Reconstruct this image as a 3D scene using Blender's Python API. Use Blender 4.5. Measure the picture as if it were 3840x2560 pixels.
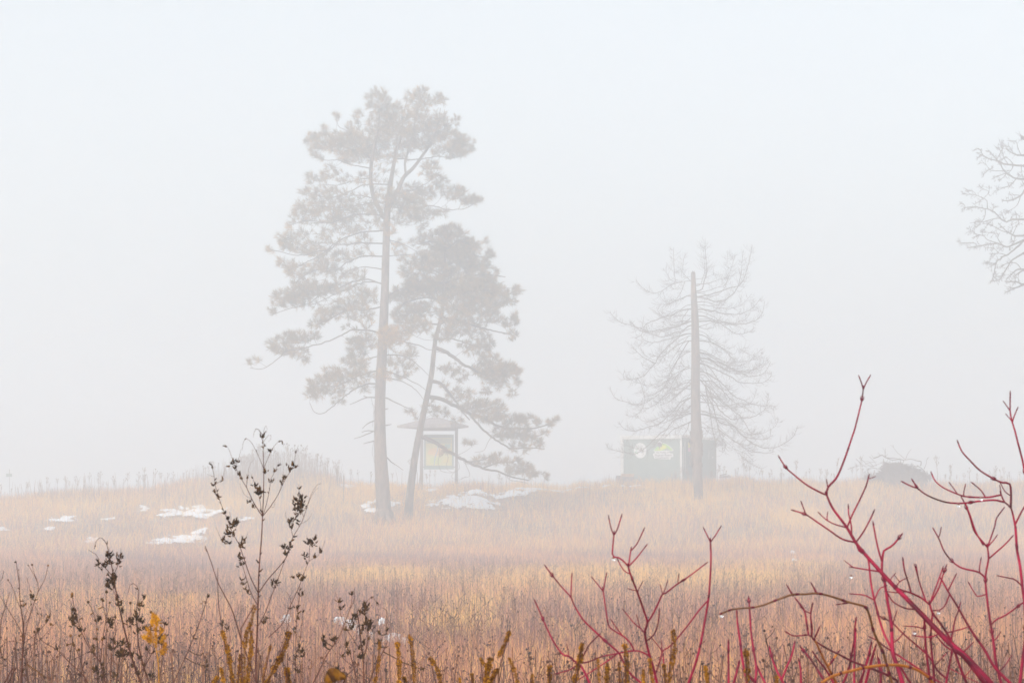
import bpy, math, random
import numpy as np
from mathutils import Vector, noise as mnoise

# ------------------------------------------------------------------ scene, camera, light
SC = bpy.context.scene
for _o in list(bpy.data.objects):
    bpy.data.objects.remove(_o)
COL = SC.collection
R = math.radians
rng = np.random.RandomState(7)
random.seed(7)

SRC_W, SRC_H, LENS = 3840.0, 2560.0, 85.0
FPX = SRC_W * LENS / 36.0
CAM_Z = 2.2
HORIZON = 1927.0
PITCH = math.atan((HORIZON - SRC_H / 2) / FPX)

cam_d = bpy.data.cameras.new('camera')
cam_d.lens = LENS
cam_d.sensor_width = 36.0
cam_d.clip_start = 0.1
cam_d.clip_end = 3000.0
cam_d.dof.use_dof = True
cam_d.dof.focus_distance = 100.0
cam_d.dof.aperture_fstop = 38.0
cam = bpy.data.objects.new('camera', cam_d)
cam.location = (0, 0, CAM_Z)
cam.rotation_euler = (math.pi / 2 + PITCH, 0, 0)
COL.objects.link(cam)
SC.camera = cam

SUN_EL, SUN_AZ = 38.0, 215.0      # behind an even fog: a wide, weak sun
world = bpy.data.worlds.new('World')
SC.world = world
world.use_nodes = True
wn = world.node_tree.nodes
wl = world.node_tree.links
wn.clear()
w_out = wn.new('ShaderNodeOutputWorld')
w_bg = wn.new('ShaderNodeBackground')
w_sky = wn.new('ShaderNodeTexSky')
w_sky.sky_type = 'NISHITA'
w_sky.sun_disc = False
w_sky.sun_elevation = R(SUN_EL)
w_sky.sun_rotation = R(SUN_AZ)
w_sky.dust_density = 4.0
w_sky.ozone_density = 1.5
w_hs = wn.new('ShaderNodeHueSaturation')
w_hs.inputs['Saturation'].default_value = 0.36
wl.new(w_sky.outputs['Color'], w_hs.inputs['Color'])
w_mx = wn.new('ShaderNodeMix'); w_mx.data_type = 'RGBA'; w_mx.blend_type = 'MULTIPLY'
w_mx.inputs[0].default_value = 1.0
w_mx.inputs[7].default_value = (1.0, 1.018, 0.986, 1)      # overcast white
wl.new(w_hs.outputs['Color'], w_mx.inputs[6])
wl.new(w_mx.outputs[2], w_bg.inputs['Color'])
w_bg.inputs['Strength'].default_value = 0.14
wl.new(w_bg.outputs['Background'], w_out.inputs['Surface'])

sun_d = bpy.data.lights.new('sun', 'SUN')
sun_d.energy = 1.4
sun_d.angle = R(25)
sun_d.color = (1.0, 0.995, 0.985)
sun = bpy.data.objects.new('sun', sun_d)
az, el = R(SUN_AZ), R(SUN_EL)
sd = Vector((math.sin(az) * math.cos(el), math.cos(az) * math.cos(el), math.sin(el)))
sun.rotation_euler = (-sd).to_track_quat('-Z', 'Y').to_euler()
sun.location = (0, 0, 60)
COL.objects.link(sun)

SC.view_settings.view_transform = 'Standard'
SC.view_settings.look = 'None'
SC.view_settings.exposure = 0.875
SC.view_settings.gamma = 1.0
cy = SC.cycles
cy.max_bounces = 8
cy.diffuse_bounces = 3
cy.volume_bounces = 4
cy.transmission_bounces = 6
cy.use_denoising = True

# ------------------------------------------------------------------ helpers
def ray(px, py):
    x = (px - SRC_W / 2) / FPX
    u = (SRC_H / 2 - py) / FPX
    return np.array([x, math.cos(PITCH) - u * math.sin(PITCH), math.sin(PITCH) + u * math.cos(PITCH)])

def P(px, py, Y):
    d = ray(px, py)
    return np.array([0, 0, CAM_Z]) + d * (Y / d[1])

TILES = {'A1': (1380, 820, 2.3053), 'L1': (2260, 860, 2.9039), 'L2': (2260, 1300, 2.9039),
         'K': (1400, 1540, 5.6), 'O': (3540, 480, 2.4133), 'B': (3100, 1620, 3.1784),
         'F1': (0, 2000, 2.8), 'F2': (650, 1560, 1.5686), 'F3': (1200, 2200, 2.94),
         'F4': (1900, 1900, 2.3753), 'F5': (2650, 2100, 3.36), 'F6': (3200, 1980, 2.7031),
         'F7': (3200, 1440, 2.7031), 'F8': (2650, 1400, 2.1771),
         'R1': (900, 300, 1.8895), 'R2': (900, 1000, 1.5677), 'S': (0, 0, 1.0), 'D': (0, 0, 1 / 1.6327)}

def T(tile, x, y):
    a, b, s = TILES[tile]
    return a + x / s, b + y / s

def parse(tile, s):
    out = []
    for tok in s.split():
        x, y = tok.split(',')
        out.append(T(tile, float(x), float(y)))
    return np.array(out)

def unit(v):
    n = np.linalg.norm(v)
    return v / n if n > 1e-9 else np.array([0, 0, 1.0])

def spline(pts, n):
    """Catmull-Rom through pts, n samples in all (by segment length)."""
    pts = np.asarray(pts, float)
    if len(pts) < 3:
        t = np.linspace(0, 1, n)[:, None]
        return pts[0] * (1 - t) + pts[-1] * t
    p = np.vstack([2 * pts[0] - pts[1], pts, 2 * pts[-1] - pts[-2]])
    seg = np.linalg.norm(np.diff(pts, axis=0), axis=1)
    cum = np.concatenate([[0], np.cumsum(seg)])
    s = np.linspace(0, cum[-1] * 0.999999, n)
    i = np.clip(np.searchsorted(cum, s, side='right') - 1, 0, len(seg) - 1)
    t = ((s - cum[i]) / np.maximum(seg[i], 1e-9))[:, None]
    p0, p1, p2, p3 = p[i], p[i + 1], p[i + 2], p[i + 3]
    return 0.5 * ((2 * p1) + (-p0 + p2) * t + (2 * p0 - 5 * p1 + 4 * p2 - p3) * t ** 2 + (-p0 + 3 * p1 - 3 * p2 + p3) * t ** 3)

class Acc:
    """Collects geometry that becomes ONE mesh."""
    def __init__(self):
        self.v, self.f3, self.f4, self.n = [], [], [], 0
        self.c3, self.c4 = [], []
    def add(self, v, tris=None, quads=None, c=0.5):
        v = np.asarray(v, np.float32).reshape(-1, 3)
        self.v.append(v)
        if tris is not None and len(tris):
            t = np.asarray(tris, np.int32) + self.n
            self.f3.append(t)
            self.c3.append(np.broadcast_to(np.asarray(c, np.float32), (len(t),)))
        if quads is not None and len(quads):
            q = np.asarray(quads, np.int32) + self.n
            self.f4.append(q)
            self.c4.append(np.broadcast_to(np.asarray(c, np.float32), (len(q),)))
        self.n += len(v)
    def tube(self, pts, rad, sides=5, c=0.5):
        pts = np.asarray(pts, float)
        m = len(pts)
        rad = np.broadcast_to(np.asarray(rad, float), (m,))
        tan = np.gradient(pts, axis=0)
        tan /= np.maximum(np.linalg.norm(tan, axis=1, keepdims=True), 1e-9)
        mt = tan.mean(0)
        ref = np.array([0, 1.0, 0.13]) if abs(mt[1]) < 0.7 * np.linalg.norm(mt) + 1e-9 else np.array([1.0, 0, 0.1])
        a = np.cross(tan, ref)
        a /= np.maximum(np.linalg.norm(a, axis=1, keepdims=True), 1e-9)
        b = np.cross(tan, a)
        th = np.linspace(0, 2 * math.pi, sides, endpoint=False)
        ring = pts[:, None, :] + rad[:, None, None] * (np.cos(th)[None, :, None] * a[:, None, :] + np.sin(th)[None, :, None] * b[:, None, :])
        V = np.vstack([ring.reshape(-1, 3), pts[0] - tan[0] * rad[0] * 0.3, pts[-1] + tan[-1] * rad[-1] * 0.5])
        i = np.arange(m - 1)[:, None] * sides
        j = np.arange(sides)[None, :]
        k = (j + 1) % sides
        q = np.stack([i + j, i + k, i + sides + k, i + sides + j], -1).reshape(-1, 4)
        j = np.arange(sides)
        k = (j + 1) % sides
        t0 = np.stack([k, j, np.full(sides, m * sides)], -1)
        t1 = np.stack([(m - 1) * sides + j, (m - 1) * sides + k, np.full(sides, m * sides + 1)], -1)
        self.add(V, np.vstack([t0, t1]), q, c)
    def box(self, lo, hi, c=0.5, M=None):
        lo, hi = np.array(lo, float), np.array(hi, float)
        v = np.array([[x, y, z] for z in (lo[2], hi[2]) for y in (lo[1], hi[1]) for x in (lo[0], hi[0])])
        if M is not None:
            v = M(v)
        self.add(v, None, [[0, 2, 3, 1], [4, 5, 7, 6], [0, 1, 5, 4], [2, 6, 7, 3], [0, 4, 6, 2], [1, 3, 7, 5]], c)
    def blob(self, p, r, c=0.5, squash=(1, 1, 1), jit=0.25, nu=6, nv=4):
        p = np.asarray(p, float)
        th = np.linspace(0, 2 * math.pi, nu, endpoint=False)
        ph = np.linspace(0, math.pi, nv + 2)[1:-1]
        v = [[0, 0, 1]] + [[math.sin(b) * math.cos(a), math.sin(b) * math.sin(a), math.cos(b)] for b in ph for a in th] + [[0, 0, -1]]
        v = np.array(v) * np.array(squash) * r * (1 + jit * (rng.rand(len(v), 1) * 2 - 1))
        tr, q = [], []
        for j in range(nu):
            k = (j + 1) % nu
            tr.append([0, 1 + j, 1 + k])
            base = 1 + (len(ph) - 1) * nu
            tr.append([base + k, base + j, len(v) - 1])
            for i in range(len(ph) - 1):
                a0 = 1 + i * nu
                q.append([a0 + j, a0 + nu + j, a0 + nu + k, a0 + k])
        self.add(v + p, tr, q, c)
    def build(self, name, material, parent=None, smooth=False, also=None):
        me = bpy.data.meshes.new(name)
        n3, n4 = sum(map(len, self.f3)), sum(map(len, self.f4))
        if also is not None and also[0].v:      # a second accumulator with its own material, same mesh
            o2 = also[0]
            self.v += o2.v
            self.f3 += [f + self.n for f in o2.f3]; self.f4 += [f + self.n for f in o2.f4]
            self.c3 += o2.c3; self.c4 += o2.c4
        if self.v:
            V = np.vstack(self.v)
            f3 = np.vstack(self.f3) if self.f3 else np.zeros((0, 3), np.int32)
            f4 = np.vstack(self.f4) if self.f4 else np.zeros((0, 4), np.int32)
            mi = np.concatenate([np.arange(len(f3)) >= n3, np.arange(len(f4)) >= n4]).astype(np.int32)
            me.vertices.add(len(V))
            me.vertices.foreach_set('co', V.ravel())
            me.loops.add(f3.size + f4.size)
            me.loops.foreach_set('vertex_index', np.concatenate([f3.ravel(), f4.ravel()]).astype(np.int32))
            me.polygons.add(len(f3) + len(f4))
            ls = np.concatenate([np.arange(len(f3)) * 3, len(f3) * 3 + np.arange(len(f4)) * 4]).astype(np.int32)
            me.polygons.foreach_set('loop_start', ls)
            me.polygons.foreach_set('use_smooth', np.full(len(f3) + len(f4), smooth, bool))
            at = me.attributes.new('tint', 'FLOAT', 'FACE')
            cc = np.concatenate((self.c3 + self.c4) or [np.zeros(0)])
            at.data.foreach_set('value', cc.astype(np.float32))
            if also is not None:
                me.polygons.foreach_set('material_index', mi)
            me.update(calc_edges=True)
        me.materials.append(material)
        if also is not None:
            me.materials.append(also[1])
        o = bpy.data.objects.new(name, me)
        COL.objects.link(o)
        if parent is not None:
            o.parent = parent
            if parent.type == 'EMPTY':
                o.matrix_parent_inverse = parent.matrix_basis.inverted()
        return o

def tag(o, label=None, cat=None, group=None, kind=None):
    if label: o['label'] = label
    if cat: o['category'] = cat
    if group: o['group'] = group
    if kind: o['kind'] = kind
    return o

def empty(name, loc, label, cat, group=None):
    o = bpy.data.objects.new(name, None)
    o.location = [float(a) for a in loc]
    o.empty_display_size = 0.3
    COL.objects.link(o)
    return tag(o, label, cat, group)

# ------------------------------------------------------------------ materials
def mat(name, cols, scale=4.0, rough=0.85, bump=0.0, stretch=(1, 1, 1), trans=0.0, use_tint=True, spec=0.06, detail=4.0):
    """Colours from dark to light: picked by the per-piece tint and a noise."""
    m = bpy.data.materials.new(name)
    m.use_nodes = True
    nt = m.node_tree
    N, L = nt.nodes, nt.links
    bs = N['Principled BSDF']
    tc = N.new('ShaderNodeTexCoord')
    mp = N.new('ShaderNodeMapping')
    mp.inputs['Scale'].default_value = stretch
    L.new(tc.outputs['Object'], mp.inputs['Vector'])
    nz = N.new('ShaderNodeTexNoise')
    nz.inputs['Scale'].default_value = scale
    nz.inputs['Detail'].default_value = detail
    L.new(mp.outputs['Vector'], nz.inputs['Vector'])
    fac = nz.outputs['Fac']
    if use_tint:
        at = N.new('ShaderNodeAttribute')
        at.attribute_name = 'tint'
        ad = N.new('ShaderNodeMath'); ad.operation = 'ADD'
        mu = N.new('ShaderNodeMath'); mu.operation = 'MULTIPLY_ADD'
        L.new(nz.outputs['Fac'], mu.inputs[0]); mu.inputs[1].default_value = 0.6; mu.inputs[2].default_value = -0.3
        L.new(mu.outputs[0], ad.inputs[0]); L.new(at.outputs['Fac'], ad.inputs[1])
        fac = ad.outputs[0]
    cr = N.new('ShaderNodeValToRGB')
    el = cr.color_ramp.elements
    while len(el) < len(cols):
        el.new(0.5)
    for i, c in enumerate(cols):
        el[i].position = i / max(1, len(cols) - 1) if use_tint else 0.3 + 0.4 * i / max(1, len(cols) - 1)
        el[i].color = (*c, 1)
    L.new(fac, cr.inputs['Fac'])
    L.new(cr.outputs['Color'], bs.inputs['Base Color'])
    bs.inputs['Roughness'].default_value = rough
    bs.inputs['Specular IOR Level'].default_value = spec
    if bump:
        bp = N.new('ShaderNodeBump')
        bp.inputs['Strength'].default_value = bump
        bp.inputs['Distance'].default_value = 0.02
        L.new(nz.outputs['Fac'], bp.inputs['Height'])
        L.new(bp.outputs['Normal'], bs.inputs['Normal'])
    if trans:
        tr = N.new('ShaderNodeBsdfTranslucent')
        mx = N.new('ShaderNodeMixShader')
        mx.inputs['Fac'].default_value = trans
        L.new(cr.outputs['Color'], tr.inputs['Color'])
        L.new(bs.outputs['BSDF'], mx.inputs[1]); L.new(tr.outputs['BSDF'], mx.inputs[2])
        L.new(mx.outputs['Shader'], N['Material Output'].inputs['Surface'])
    return m

M = {}
M['soil'] = mat('soil', [(0.16, 0.10, 0.065), (0.29, 0.195, 0.13), (0.42, 0.30, 0.19)], 1.5, use_tint=False, bump=0.5)
M['grass_red'] = mat('grass_red', [(0.12, 0.048, 0.045), (0.33, 0.13, 0.10), (0.56, 0.235, 0.14), (0.92, 0.50, 0.18)], 0.25, trans=0.25)
M['grass_gold'] = mat('grass_gold', [(0.66, 0.34, 0.08), (0.93, 0.53, 0.12), (0.97, 0.70, 0.26)], 0.4, trans=0.3)
M['weed'] = mat('weed', [(0.12, 0.08, 0.06), (0.24, 0.16, 0.11), (0.34, 0.24, 0.17)], 1.0)
M['forb'] = mat('forb', [(0.04, 0.016, 0.012), (0.13, 0.055, 0.035), (0.27, 0.12, 0.06)], 1.0)
M['snow'] = mat('snow', [(0.76, 0.78, 0.82), (0.88, 0.89, 0.91)], 6.0, rough=0.6, use_tint=False, bump=0.3)
M['bark'] = mat('bark', [(0.06, 0.045, 0.035), (0.16, 0.115, 0.09), (0.26, 0.185, 0.145)], 7.0, bump=0.8, stretch=(1, 1, 0.25), use_tint=False)
M['twig'] = mat('twig', [(0.07, 0.05, 0.045), (0.14, 0.10, 0.085)], 5.0, use_tint=False)
M['needle'] = mat('needle', [(0.09, 0.08, 0.04), (0.25, 0.165, 0.065), (0.40, 0.24, 0.085), (0.58, 0.31, 0.09)], 0.35, trans=0.2)
M['cone'] = mat('cone', [(0.05, 0.035, 0.02), (0.10, 0.07, 0.04)], 20.0, use_tint=False)
M['grey_bark'] = mat('grey_bark', [(0.10, 0.085, 0.085), (0.20, 0.17, 0.165), (0.30, 0.27, 0.26)], 7.0, bump=0.8, stretch=(1, 1, 0.3), use_tint=False)
M['dogwood'] = mat('dogwood', [(0.05, 0.002, 0.010), (0.17, 0.0015, 0.022), (0.29, 0.003, 0.036), (0.36, 0.015, 0.05)], 22.0, rough=0.6, use_tint=False, spec=0.15, bump=0.15)
M['bud'] = mat('bud', [(0.08, 0.006, 0.02), (0.18, 0.012, 0.035)], 60.0, use_tint=False)
M['cane'] = mat('cane', [(0.12, 0.045, 0.018), (0.30, 0.13, 0.045)], 40.0, rough=0.6, use_tint=False)
M['orange_cane'] = mat('orange_cane', [(0.40, 0.11, 0.008), (0.62, 0.21, 0.012)], 40.0, rough=0.6, use_tint=False)
M['dry_stem'] = mat('dry_stem', [(0.045, 0.014, 0.012), (0.14, 0.05, 0.032)], 30.0, use_tint=False)
M['capsule'] = mat('capsule', [(0.012, 0.006, 0.003), (0.045, 0.021, 0.007), (0.13, 0.060, 0.016)], 50.0, bump=0.5)
M['head_brown'] = mat('head_brown', [(0.05, 0.025, 0.01), (0.16, 0.07, 0.02), (0.30, 0.13, 0.03)], 60.0)
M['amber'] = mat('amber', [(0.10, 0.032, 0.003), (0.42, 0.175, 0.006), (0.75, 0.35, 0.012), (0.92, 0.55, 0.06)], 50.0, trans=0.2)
M['white_paint'] = mat('white_paint', [(0.60, 0.60, 0.58), (0.72, 0.72, 0.71)], 3.0, rough=0.5, use_tint=False)
M['green_panel'] = mat('green_panel', [(0.20, 0.27, 0.25), (0.26, 0.32, 0.29)], 1.2, rough=0.6, use_tint=False)
M['dark_panel'] = mat('dark_panel', [(0.15, 0.20, 0.19), (0.19, 0.235, 0.215)], 1.2, rough=0.6, use_tint=False)
M['kiosk_wood'] = mat('kiosk_wood', [(0.14, 0.12, 0.115), (0.24, 0.20, 0.19)], 6.0, use_tint=False, bump=0.4, stretch=(1, 1, .2))
M['roofing'] = mat('roofing', [(0.20, 0.17, 0.17), (0.34, 0.30, 0.29)], 5.0, use_tint=False, bump=0.6)
M['board'] = mat('board', [(0.38, 0.24, 0.15), (0.52, 0.36, 0.25)], 5.0, use_tint=False, bump=0.4)
M['grey_board'] = mat('grey_board', [(0.18, 0.16, 0.16), (0.28, 0.26, 0.26)], 5.0, use_tint=False, bump=0.4)

def flat(name, c, rough=0.6):
    return mat(name, [tuple(0.9 * a for a in c), c], 8.0, rough=rough, use_tint=False)

def water():
    m = bpy.data.materials.new('water_drop')
    m.use_nodes = True
    b = m.node_tree.nodes['Principled BSDF']
    b.inputs['Base Color'].default_value = (1, 1, 1, 1)
    b.inputs['Transmission Weight'].default_value = 1.0
    b.inputs['IOR'].default_value = 1.33
    b.inputs['Roughness'].default_value = 0.03
    return m
M['water'] = water()

# ------------------------------------------------------------------ haze
FOG_BOX = ((-520, 520), (-110, 700), (-3.2, 31.0))
K = 1.35        # first-estimated far depths and sizes scaled up about the camera, image size kept
FG = 0.8        # foreground plants scaled down about the camera, so pulled closer to it
def make_haze(density=0.0081):
    a = Acc()
    (x0, x1), (y0, y1), (z0, z1) = FOG_BOX
    a.box((x0, y0, z0), (x1, y1, z1))
    m = bpy.data.materials.new('haze')
    m.use_nodes = True
    N, L = m.node_tree.nodes, m.node_tree.links
    N.remove(N['Principled BSDF'])
    v = N.new('ShaderNodeVolumePrincipled')
    v.inputs['Color'].default_value = (0.905, 0.951, 1.0, 1)
    v.inputs['Density'].default_value = density
    v.inputs['Anisotropy'].default_value = 0.15
    L.new(v.outputs['Volume'], N['Material Output'].inputs['Volume'])
    o = a.build('haze', m)
    tag(o, 'pale winter fog filling the whole meadow', 'fog', kind='stuff')
make_haze()

# ------------------------------------------------------------------ terrain
PROF_I = [(-110, None), (0, None), (9, None), (16, 1568), (28, 1430), (60, 1330), (92, 1279), (108, 1256), (121, 1230), (129, 1205), (135, 1175), (143, 1141), (151, 1105)]
PROF_Y = np.array([a for a, b in PROF_I], float)
PROF_R = np.array([-1.5 if b is None else (1180 - b) / 5553 * a for a, b in PROF_I])
CRY = 151.0
CR_X = np.array([-400, 0, 200, 350, 450, 520, 600, 690, 760, 800, 900, 1050, 1250, 1430, 1600, 1750, 2000, 2352, 2800])
CR_Y = np.array([1134, 1130, 1116, 1106, 1094, 1083, 1075, 1075, 1088, 1099, 1100, 1100, 1104, 1097, 1092, 1092, 1095, 1097, 1100])
TUFT_H = 0.68

def _sm(t):
    t = np.clip(t, 0, 1)
    return t * t * (3 - 2 * t)

def ground(x, y):
    """height of the soil; works on arrays"""
    x = np.asarray(x, float); y = np.asarray(y, float)
    xi = x / CRY * 5553 + 1176
    crest = (1180 - np.interp(xi, CR_X, CR_Y)) / 5553 * CRY
    base = np.interp(np.minimum(y, 143), PROF_Y, PROF_R)
    low = np.interp(121, PROF_Y, PROF_R); hi = np.interp(143, PROF_Y, PROF_R)
    edge = hi * (0.35 + 0.65 * crest / 2.07)
    face = np.where(y > 121, low + (base - low) * np.clip((edge - low) / (hi - low), 0.4, 1.5), base)
    t = _sm((y - 140) / 12.0)
    z = face * (1 - t) + crest * t
    z = z - 0.22 * _sm((y - 153) / 10) - 4.0 * _sm((y - 168) / 90)
    z = z - TUFT_H + CAM_Z
    z = z + 0.05 * np.sin(x * 0.9 + 1.3 * np.sin(y * 0.31)) * np.sin(y * 0.55 + 0.7) + 0.03 * np.sin(x * 2.3 + y * 1.7)
    z = z + _sm((y - 125) / 20) * (0.10 * np.sin(x * 1.1 + 2.0 * np.sin(x * .37)) + 0.06 * np.sin(x * 3.1 + 1.0))
    return z

def pix2ground(px, py, lift=0.0):
    d = ray(px, py)
    Y = 10.0
    while Y < 175:
        p = np.array([0, 0, CAM_Z]) + d * (Y / d[1])
        if p[2] <= ground(p[0], p[1]) + lift:
            return p
        Y += 0.15
    return np.array([0, 0, CAM_Z]) + d * (CRY / d[1])

def make_ground():
    ys = np.concatenate([np.arange(-105, 0, 8), np.arange(0, 116, 1.0), np.arange(116, 172, 0.6), np.arange(172, 270, 3), np.arange(270, 696, 15), [696]])
    xs = np.concatenate([np.arange(-515, -65, 15), np.arange(-65, 65, 0.9), np.arange(65, 515, 15), [515]])
    X, Yg = np.meshgrid(xs, ys)
    Z = ground(X, Yg)
    a = Acc()
    nx, ny = len(xs), len(ys)
    i = (np.arange(ny - 1)[:, None] * nx + np.arange(nx - 1)[None, :]).ravel()
    a.add(np.stack([X, Yg, Z], -1).reshape(-1, 3), None, np.stack([i, i + 1, i + nx + 1, i + nx], -1))
    tag(a.build('ground', M['soil'], smooth=True), 'brown winter meadow soil rising to a low hill', 'ground', kind='structure')
make_ground()

# ------------------------------------------------------------------ snow
# (tile, x, y, half-width, half-depth in metres, raised)
SNOW = [('D', 412, 1176, .55, .5, 0), ('D', 470, 1178, .8, .7, 0), ('D', 412, 1240, .75, 1.1, 0), ('D', 380, 1185, .3, .35, 0),
        ('D', 155, 1193, .6, .45, 0), ('D', 208, 1243, .25, .6, 0), ('D', 112, 1215, .25, .4, 0), ('D', 20, 1215, .3, .3, 0),
        ('D', 338, 1166, .3, .4, 0), ('D', 250, 1192, .3, .25, 0), ('D', 440, 1165, .5, .3, 0), ('D', 457, 1222, .3, .4, 0),
        ('D', 798, 1115, .35, .35, 0), ('D', 852, 1160, .35, .8, 0), ('D', 900, 1155, .35, .5, 0), ('D', 560, 1190, .3, .3, 0),
        ('D', 1030, 1148, .7, .9, 0), ('D', 1090, 1146, .9, 1.0, 0), ('D', 1150, 1140, .8, .6, 0), ('D', 1095, 1128, .5, .4, 0),
        ('D', 1195, 1132, .5, .5, 0), ('D', 1210, 1122, .7, .4, 0), ('D', 1225, 1106, .5, .3, 0), ('D', 1285, 1105, .5, .2, 0),
        ('D', 1450, 1103, .5, .35, 0), ('D', 1400, 1106, .4, .3, 0), ('D', 1340, 1107, .4, .3, 0), ('D', 985, 1108, .4, .3, 0), ('D', 8, 1145, .35, .5, 0), ('D', 24, 1135, .3, .3, 0),
        ('D', 655, 1420, .05, .15, .5), ('D', 662, 1427, .05, .12, .45),
        ('D', 780, 1424, .07, .3, .35), ('D', 797, 1432, .09, .3, .35), ('D', 812, 1442, .08, .3, .38), ('D', 828, 1452, .05, .3, .35), ('D', 876, 1428, .04, .25, .42), ('D', 893, 1467, .08, .25, .36), ('D', 850, 1462, .05, .25, .35),
        ('D', 907, 1463, .06, .25, .38), ('D', 928, 1472, .04, .2, .35), ('D', 1822, 1268, .10, .3, .42), ('D', 1824, 1285, .07, .3, .42)]
SNOW_W = []
for (tl, sx, sy, hw, hd, up) in SNOW:
    q = T(tl, sx, sy)
    p = pix2ground(q[0], q[1], (up or 0.12) + 0.03)
    if not up:
        hd *= 1.65 * K; hw *= K; up = 0.12      # lies on flattened grass
    SNOW_W.append((p[0], p[1], hw, hd, up))
SN = np.array(SNOW_W)

def fbm(x, y, s, seed=0.0):
    v = np.empty(len(x))
    for i in range(len(x)):
        v[i] = mnoise.fractal((x[i] * s, y[i] * s, seed), 0.8, 2.1, 4)
    return v

def make_snow():
    a = Acc()
    for k, (cx, cy_, hw, hd, up) in enumerate(SNOW_W):
        st = 0.05 if hw > 0.2 else 0.018
        xs = np.arange(-hw * 1.5, hw * 1.5, st)
        ys = np.arange(-hd * 1.5, hd * 1.5, st * 1.6)
        X, Yg = np.meshgrid(xs, ys)
        f = (1 - (X / hw) ** 2 - (Yg / hd) ** 2) * 0.8 - 0.02 + 2.3 * fbm((X + cx).ravel() * 1.0, (Yg + cy_).ravel() * 0.6, 1.3 if hw > 0.2 else 12, k * 3.1).reshape(X.shape)
        Z = ground(X + cx, Yg + cy_) + up + np.clip(f, -0.2, 0.8) * 0.10
        nx = len(xs)
        ok = (f[:-1, :-1] > 0) & (f[1:, 1:] > -0.1)
        jj, ii = np.nonzero(ok)
        i = jj * nx + ii
        a.add(np.stack([X + cx, Yg + cy_, Z], -1).reshape(-1, 3), None, np.stack([i, i + 1, i + nx + 1, i + nx], -1))
    tag(a.build('snow', M['snow'], smooth=True), 'thin white patches of old snow between the grass', 'snow', kind='stuff')
make_snow()

# ------------------------------------------------------------------ grasses
# golden drifts: (x, y) in overview pixels, half sizes in metres
GOLD = []
for (gx, gy, hw, hd, wt) in [(860, 1315, 1.7, 7, 1.0), (1200, 1335, 1.6, 6, .8), (1420, 1310, 2.3, 8, 1.3), (1560, 1325, 1.9, 7, 1.2), (1700, 1310, 1.5, 5, .8),
                             (1840, 1180, 1.0, 3, 1.2), (1780, 1290, 1.8, 5, .8), (1040, 1400, .9, 5, .9), (1090, 1370, .8, 4, .8), (60, 1370, 1.2, 6, .8), (380, 1370, 1.2, 6, .8),
                             (650, 1120, 3.5, 4, .7), (520, 1140, 2.5, 4, .6), (800, 1140, 2.5, 3, .7), (900, 1115, 2.0, 3, .8), (1300, 1115, 3, 2.5, .6), (1570, 1120, 2.2, 4, .9), (1900, 1120, 3, 3, .5),
                             (1330, 1440, .5, 2, .6), (1250, 1530, 2, 2, .5), (450, 1540, 2.2, 3, .4), (1700, 1540, 2, 2, .5), (150, 1150, 3, 3, .4)]:
    q = T('D', gx, gy)
    p = pix2ground(q[0], q[1], 0.5)
    GOLD.append((p[0], p[1], hw * p[1] / 60.0 if p[1] < 110 else hw * K, hd * K if p[1] > 40 else hd, wt))

def gold_mask(x, y):
    m = np.zeros_like(x)
    for (cx, cy_, hw, hd, wt) in GOLD:
        m = np.maximum(m, wt * np.exp(-(((x - cx) / hw) ** 2 + ((y - cy_) / hd) ** 2)))
    m = m * (0.75 + 0.5 * np.sin(x * 1.7 + y * 0.3) * np.sin(y * 0.8 + x))
    return m

def snow_clear(x, y):
    m = np.zeros_like(x)
    for (cx, cy_, hw, hd, up) in SNOW_W:
        fr = 3.6 if up < .2 else 0.5
        dy = y - cy_
        ry = np.where(dy < 0, hd + fr, hd + 0.3)
        m = np.maximum(m, np.exp(-(((x - cx) / (hw * 1.25 + 0.1)) ** 4 + (dy / ry) ** 4)))
    return m

def blades(acc, x, y, h, w, lean, tint, droop=0.0, curl=1.0):
    """vectorised grass blades: 4 levels, tapered ribbon turned at random"""
    n = len(x)
    z = ground(x, y) - 0.02
    th = rng.rand(n) * 2 * math.pi
    la = rng.rand(n) * 2 * math.pi
    ws = np.stack([np.cos(th), np.sin(th), np.zeros(n)], -1)
    ld = np.stack([np.cos(la), np.sin(la), np.zeros(n)], -1)
    L = []
    ts = (0.0, 0.4, 0.75, 1.0)
    for t in ts:
        off = ld * (lean * h * t ** 2)[:, None]
        zz = h * (t - droop * t ** 3)
        c = np.stack([x, y, z + zz], -1) + off
        if t < 1:
            ww = (w * (1 - 0.55 * t))[:, None] * 0.5
            L += [c - ws * ww, c + ws * ww]
        else:
            L += [c]
    V = np.stack(L, 1)
    b = (np.arange(n) * 7)[:, None]
    q = np.concatenate([b + np.array([[0, 1, 3, 2]]), b + np.array([[2, 3, 5, 4]])], 0)
    t3 = b + np.array([[4, 5, 6]])
    acc.v.append(V.reshape(-1, 3).astype(np.float32))
    acc.f4.append(q.astype(np.int32) + acc.n); acc.c4.append(np.concatenate([tint, tint]).astype(np.float32))
    acc.f3.append(t3.astype(np.int32) + acc.n); acc.c3.append(tint.astype(np.float32))
    acc.n += n * 7

def fan(n, y0, y1, power, marg=1.22):
    u = rng.rand(n)
    p = power + 1
    y = (y0 ** p + u * (y1 ** p - y0 ** p)) ** (1 / p)
    x = (rng.rand(n) * 2 - 1) * y * (0.2118 * marg) + (rng.rand(n) * 2 - 1) * 1.5
    return x, y

def patchy(x, y):
    return 0.5 + 0.27 * np.sin(x * 0.55 + 2.1 * np.sin(y * 0.13)) + 0.23 * np.sin(y * 0.37 + x * 0.21 + 1.7 * np.sin(x * .33))

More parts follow.
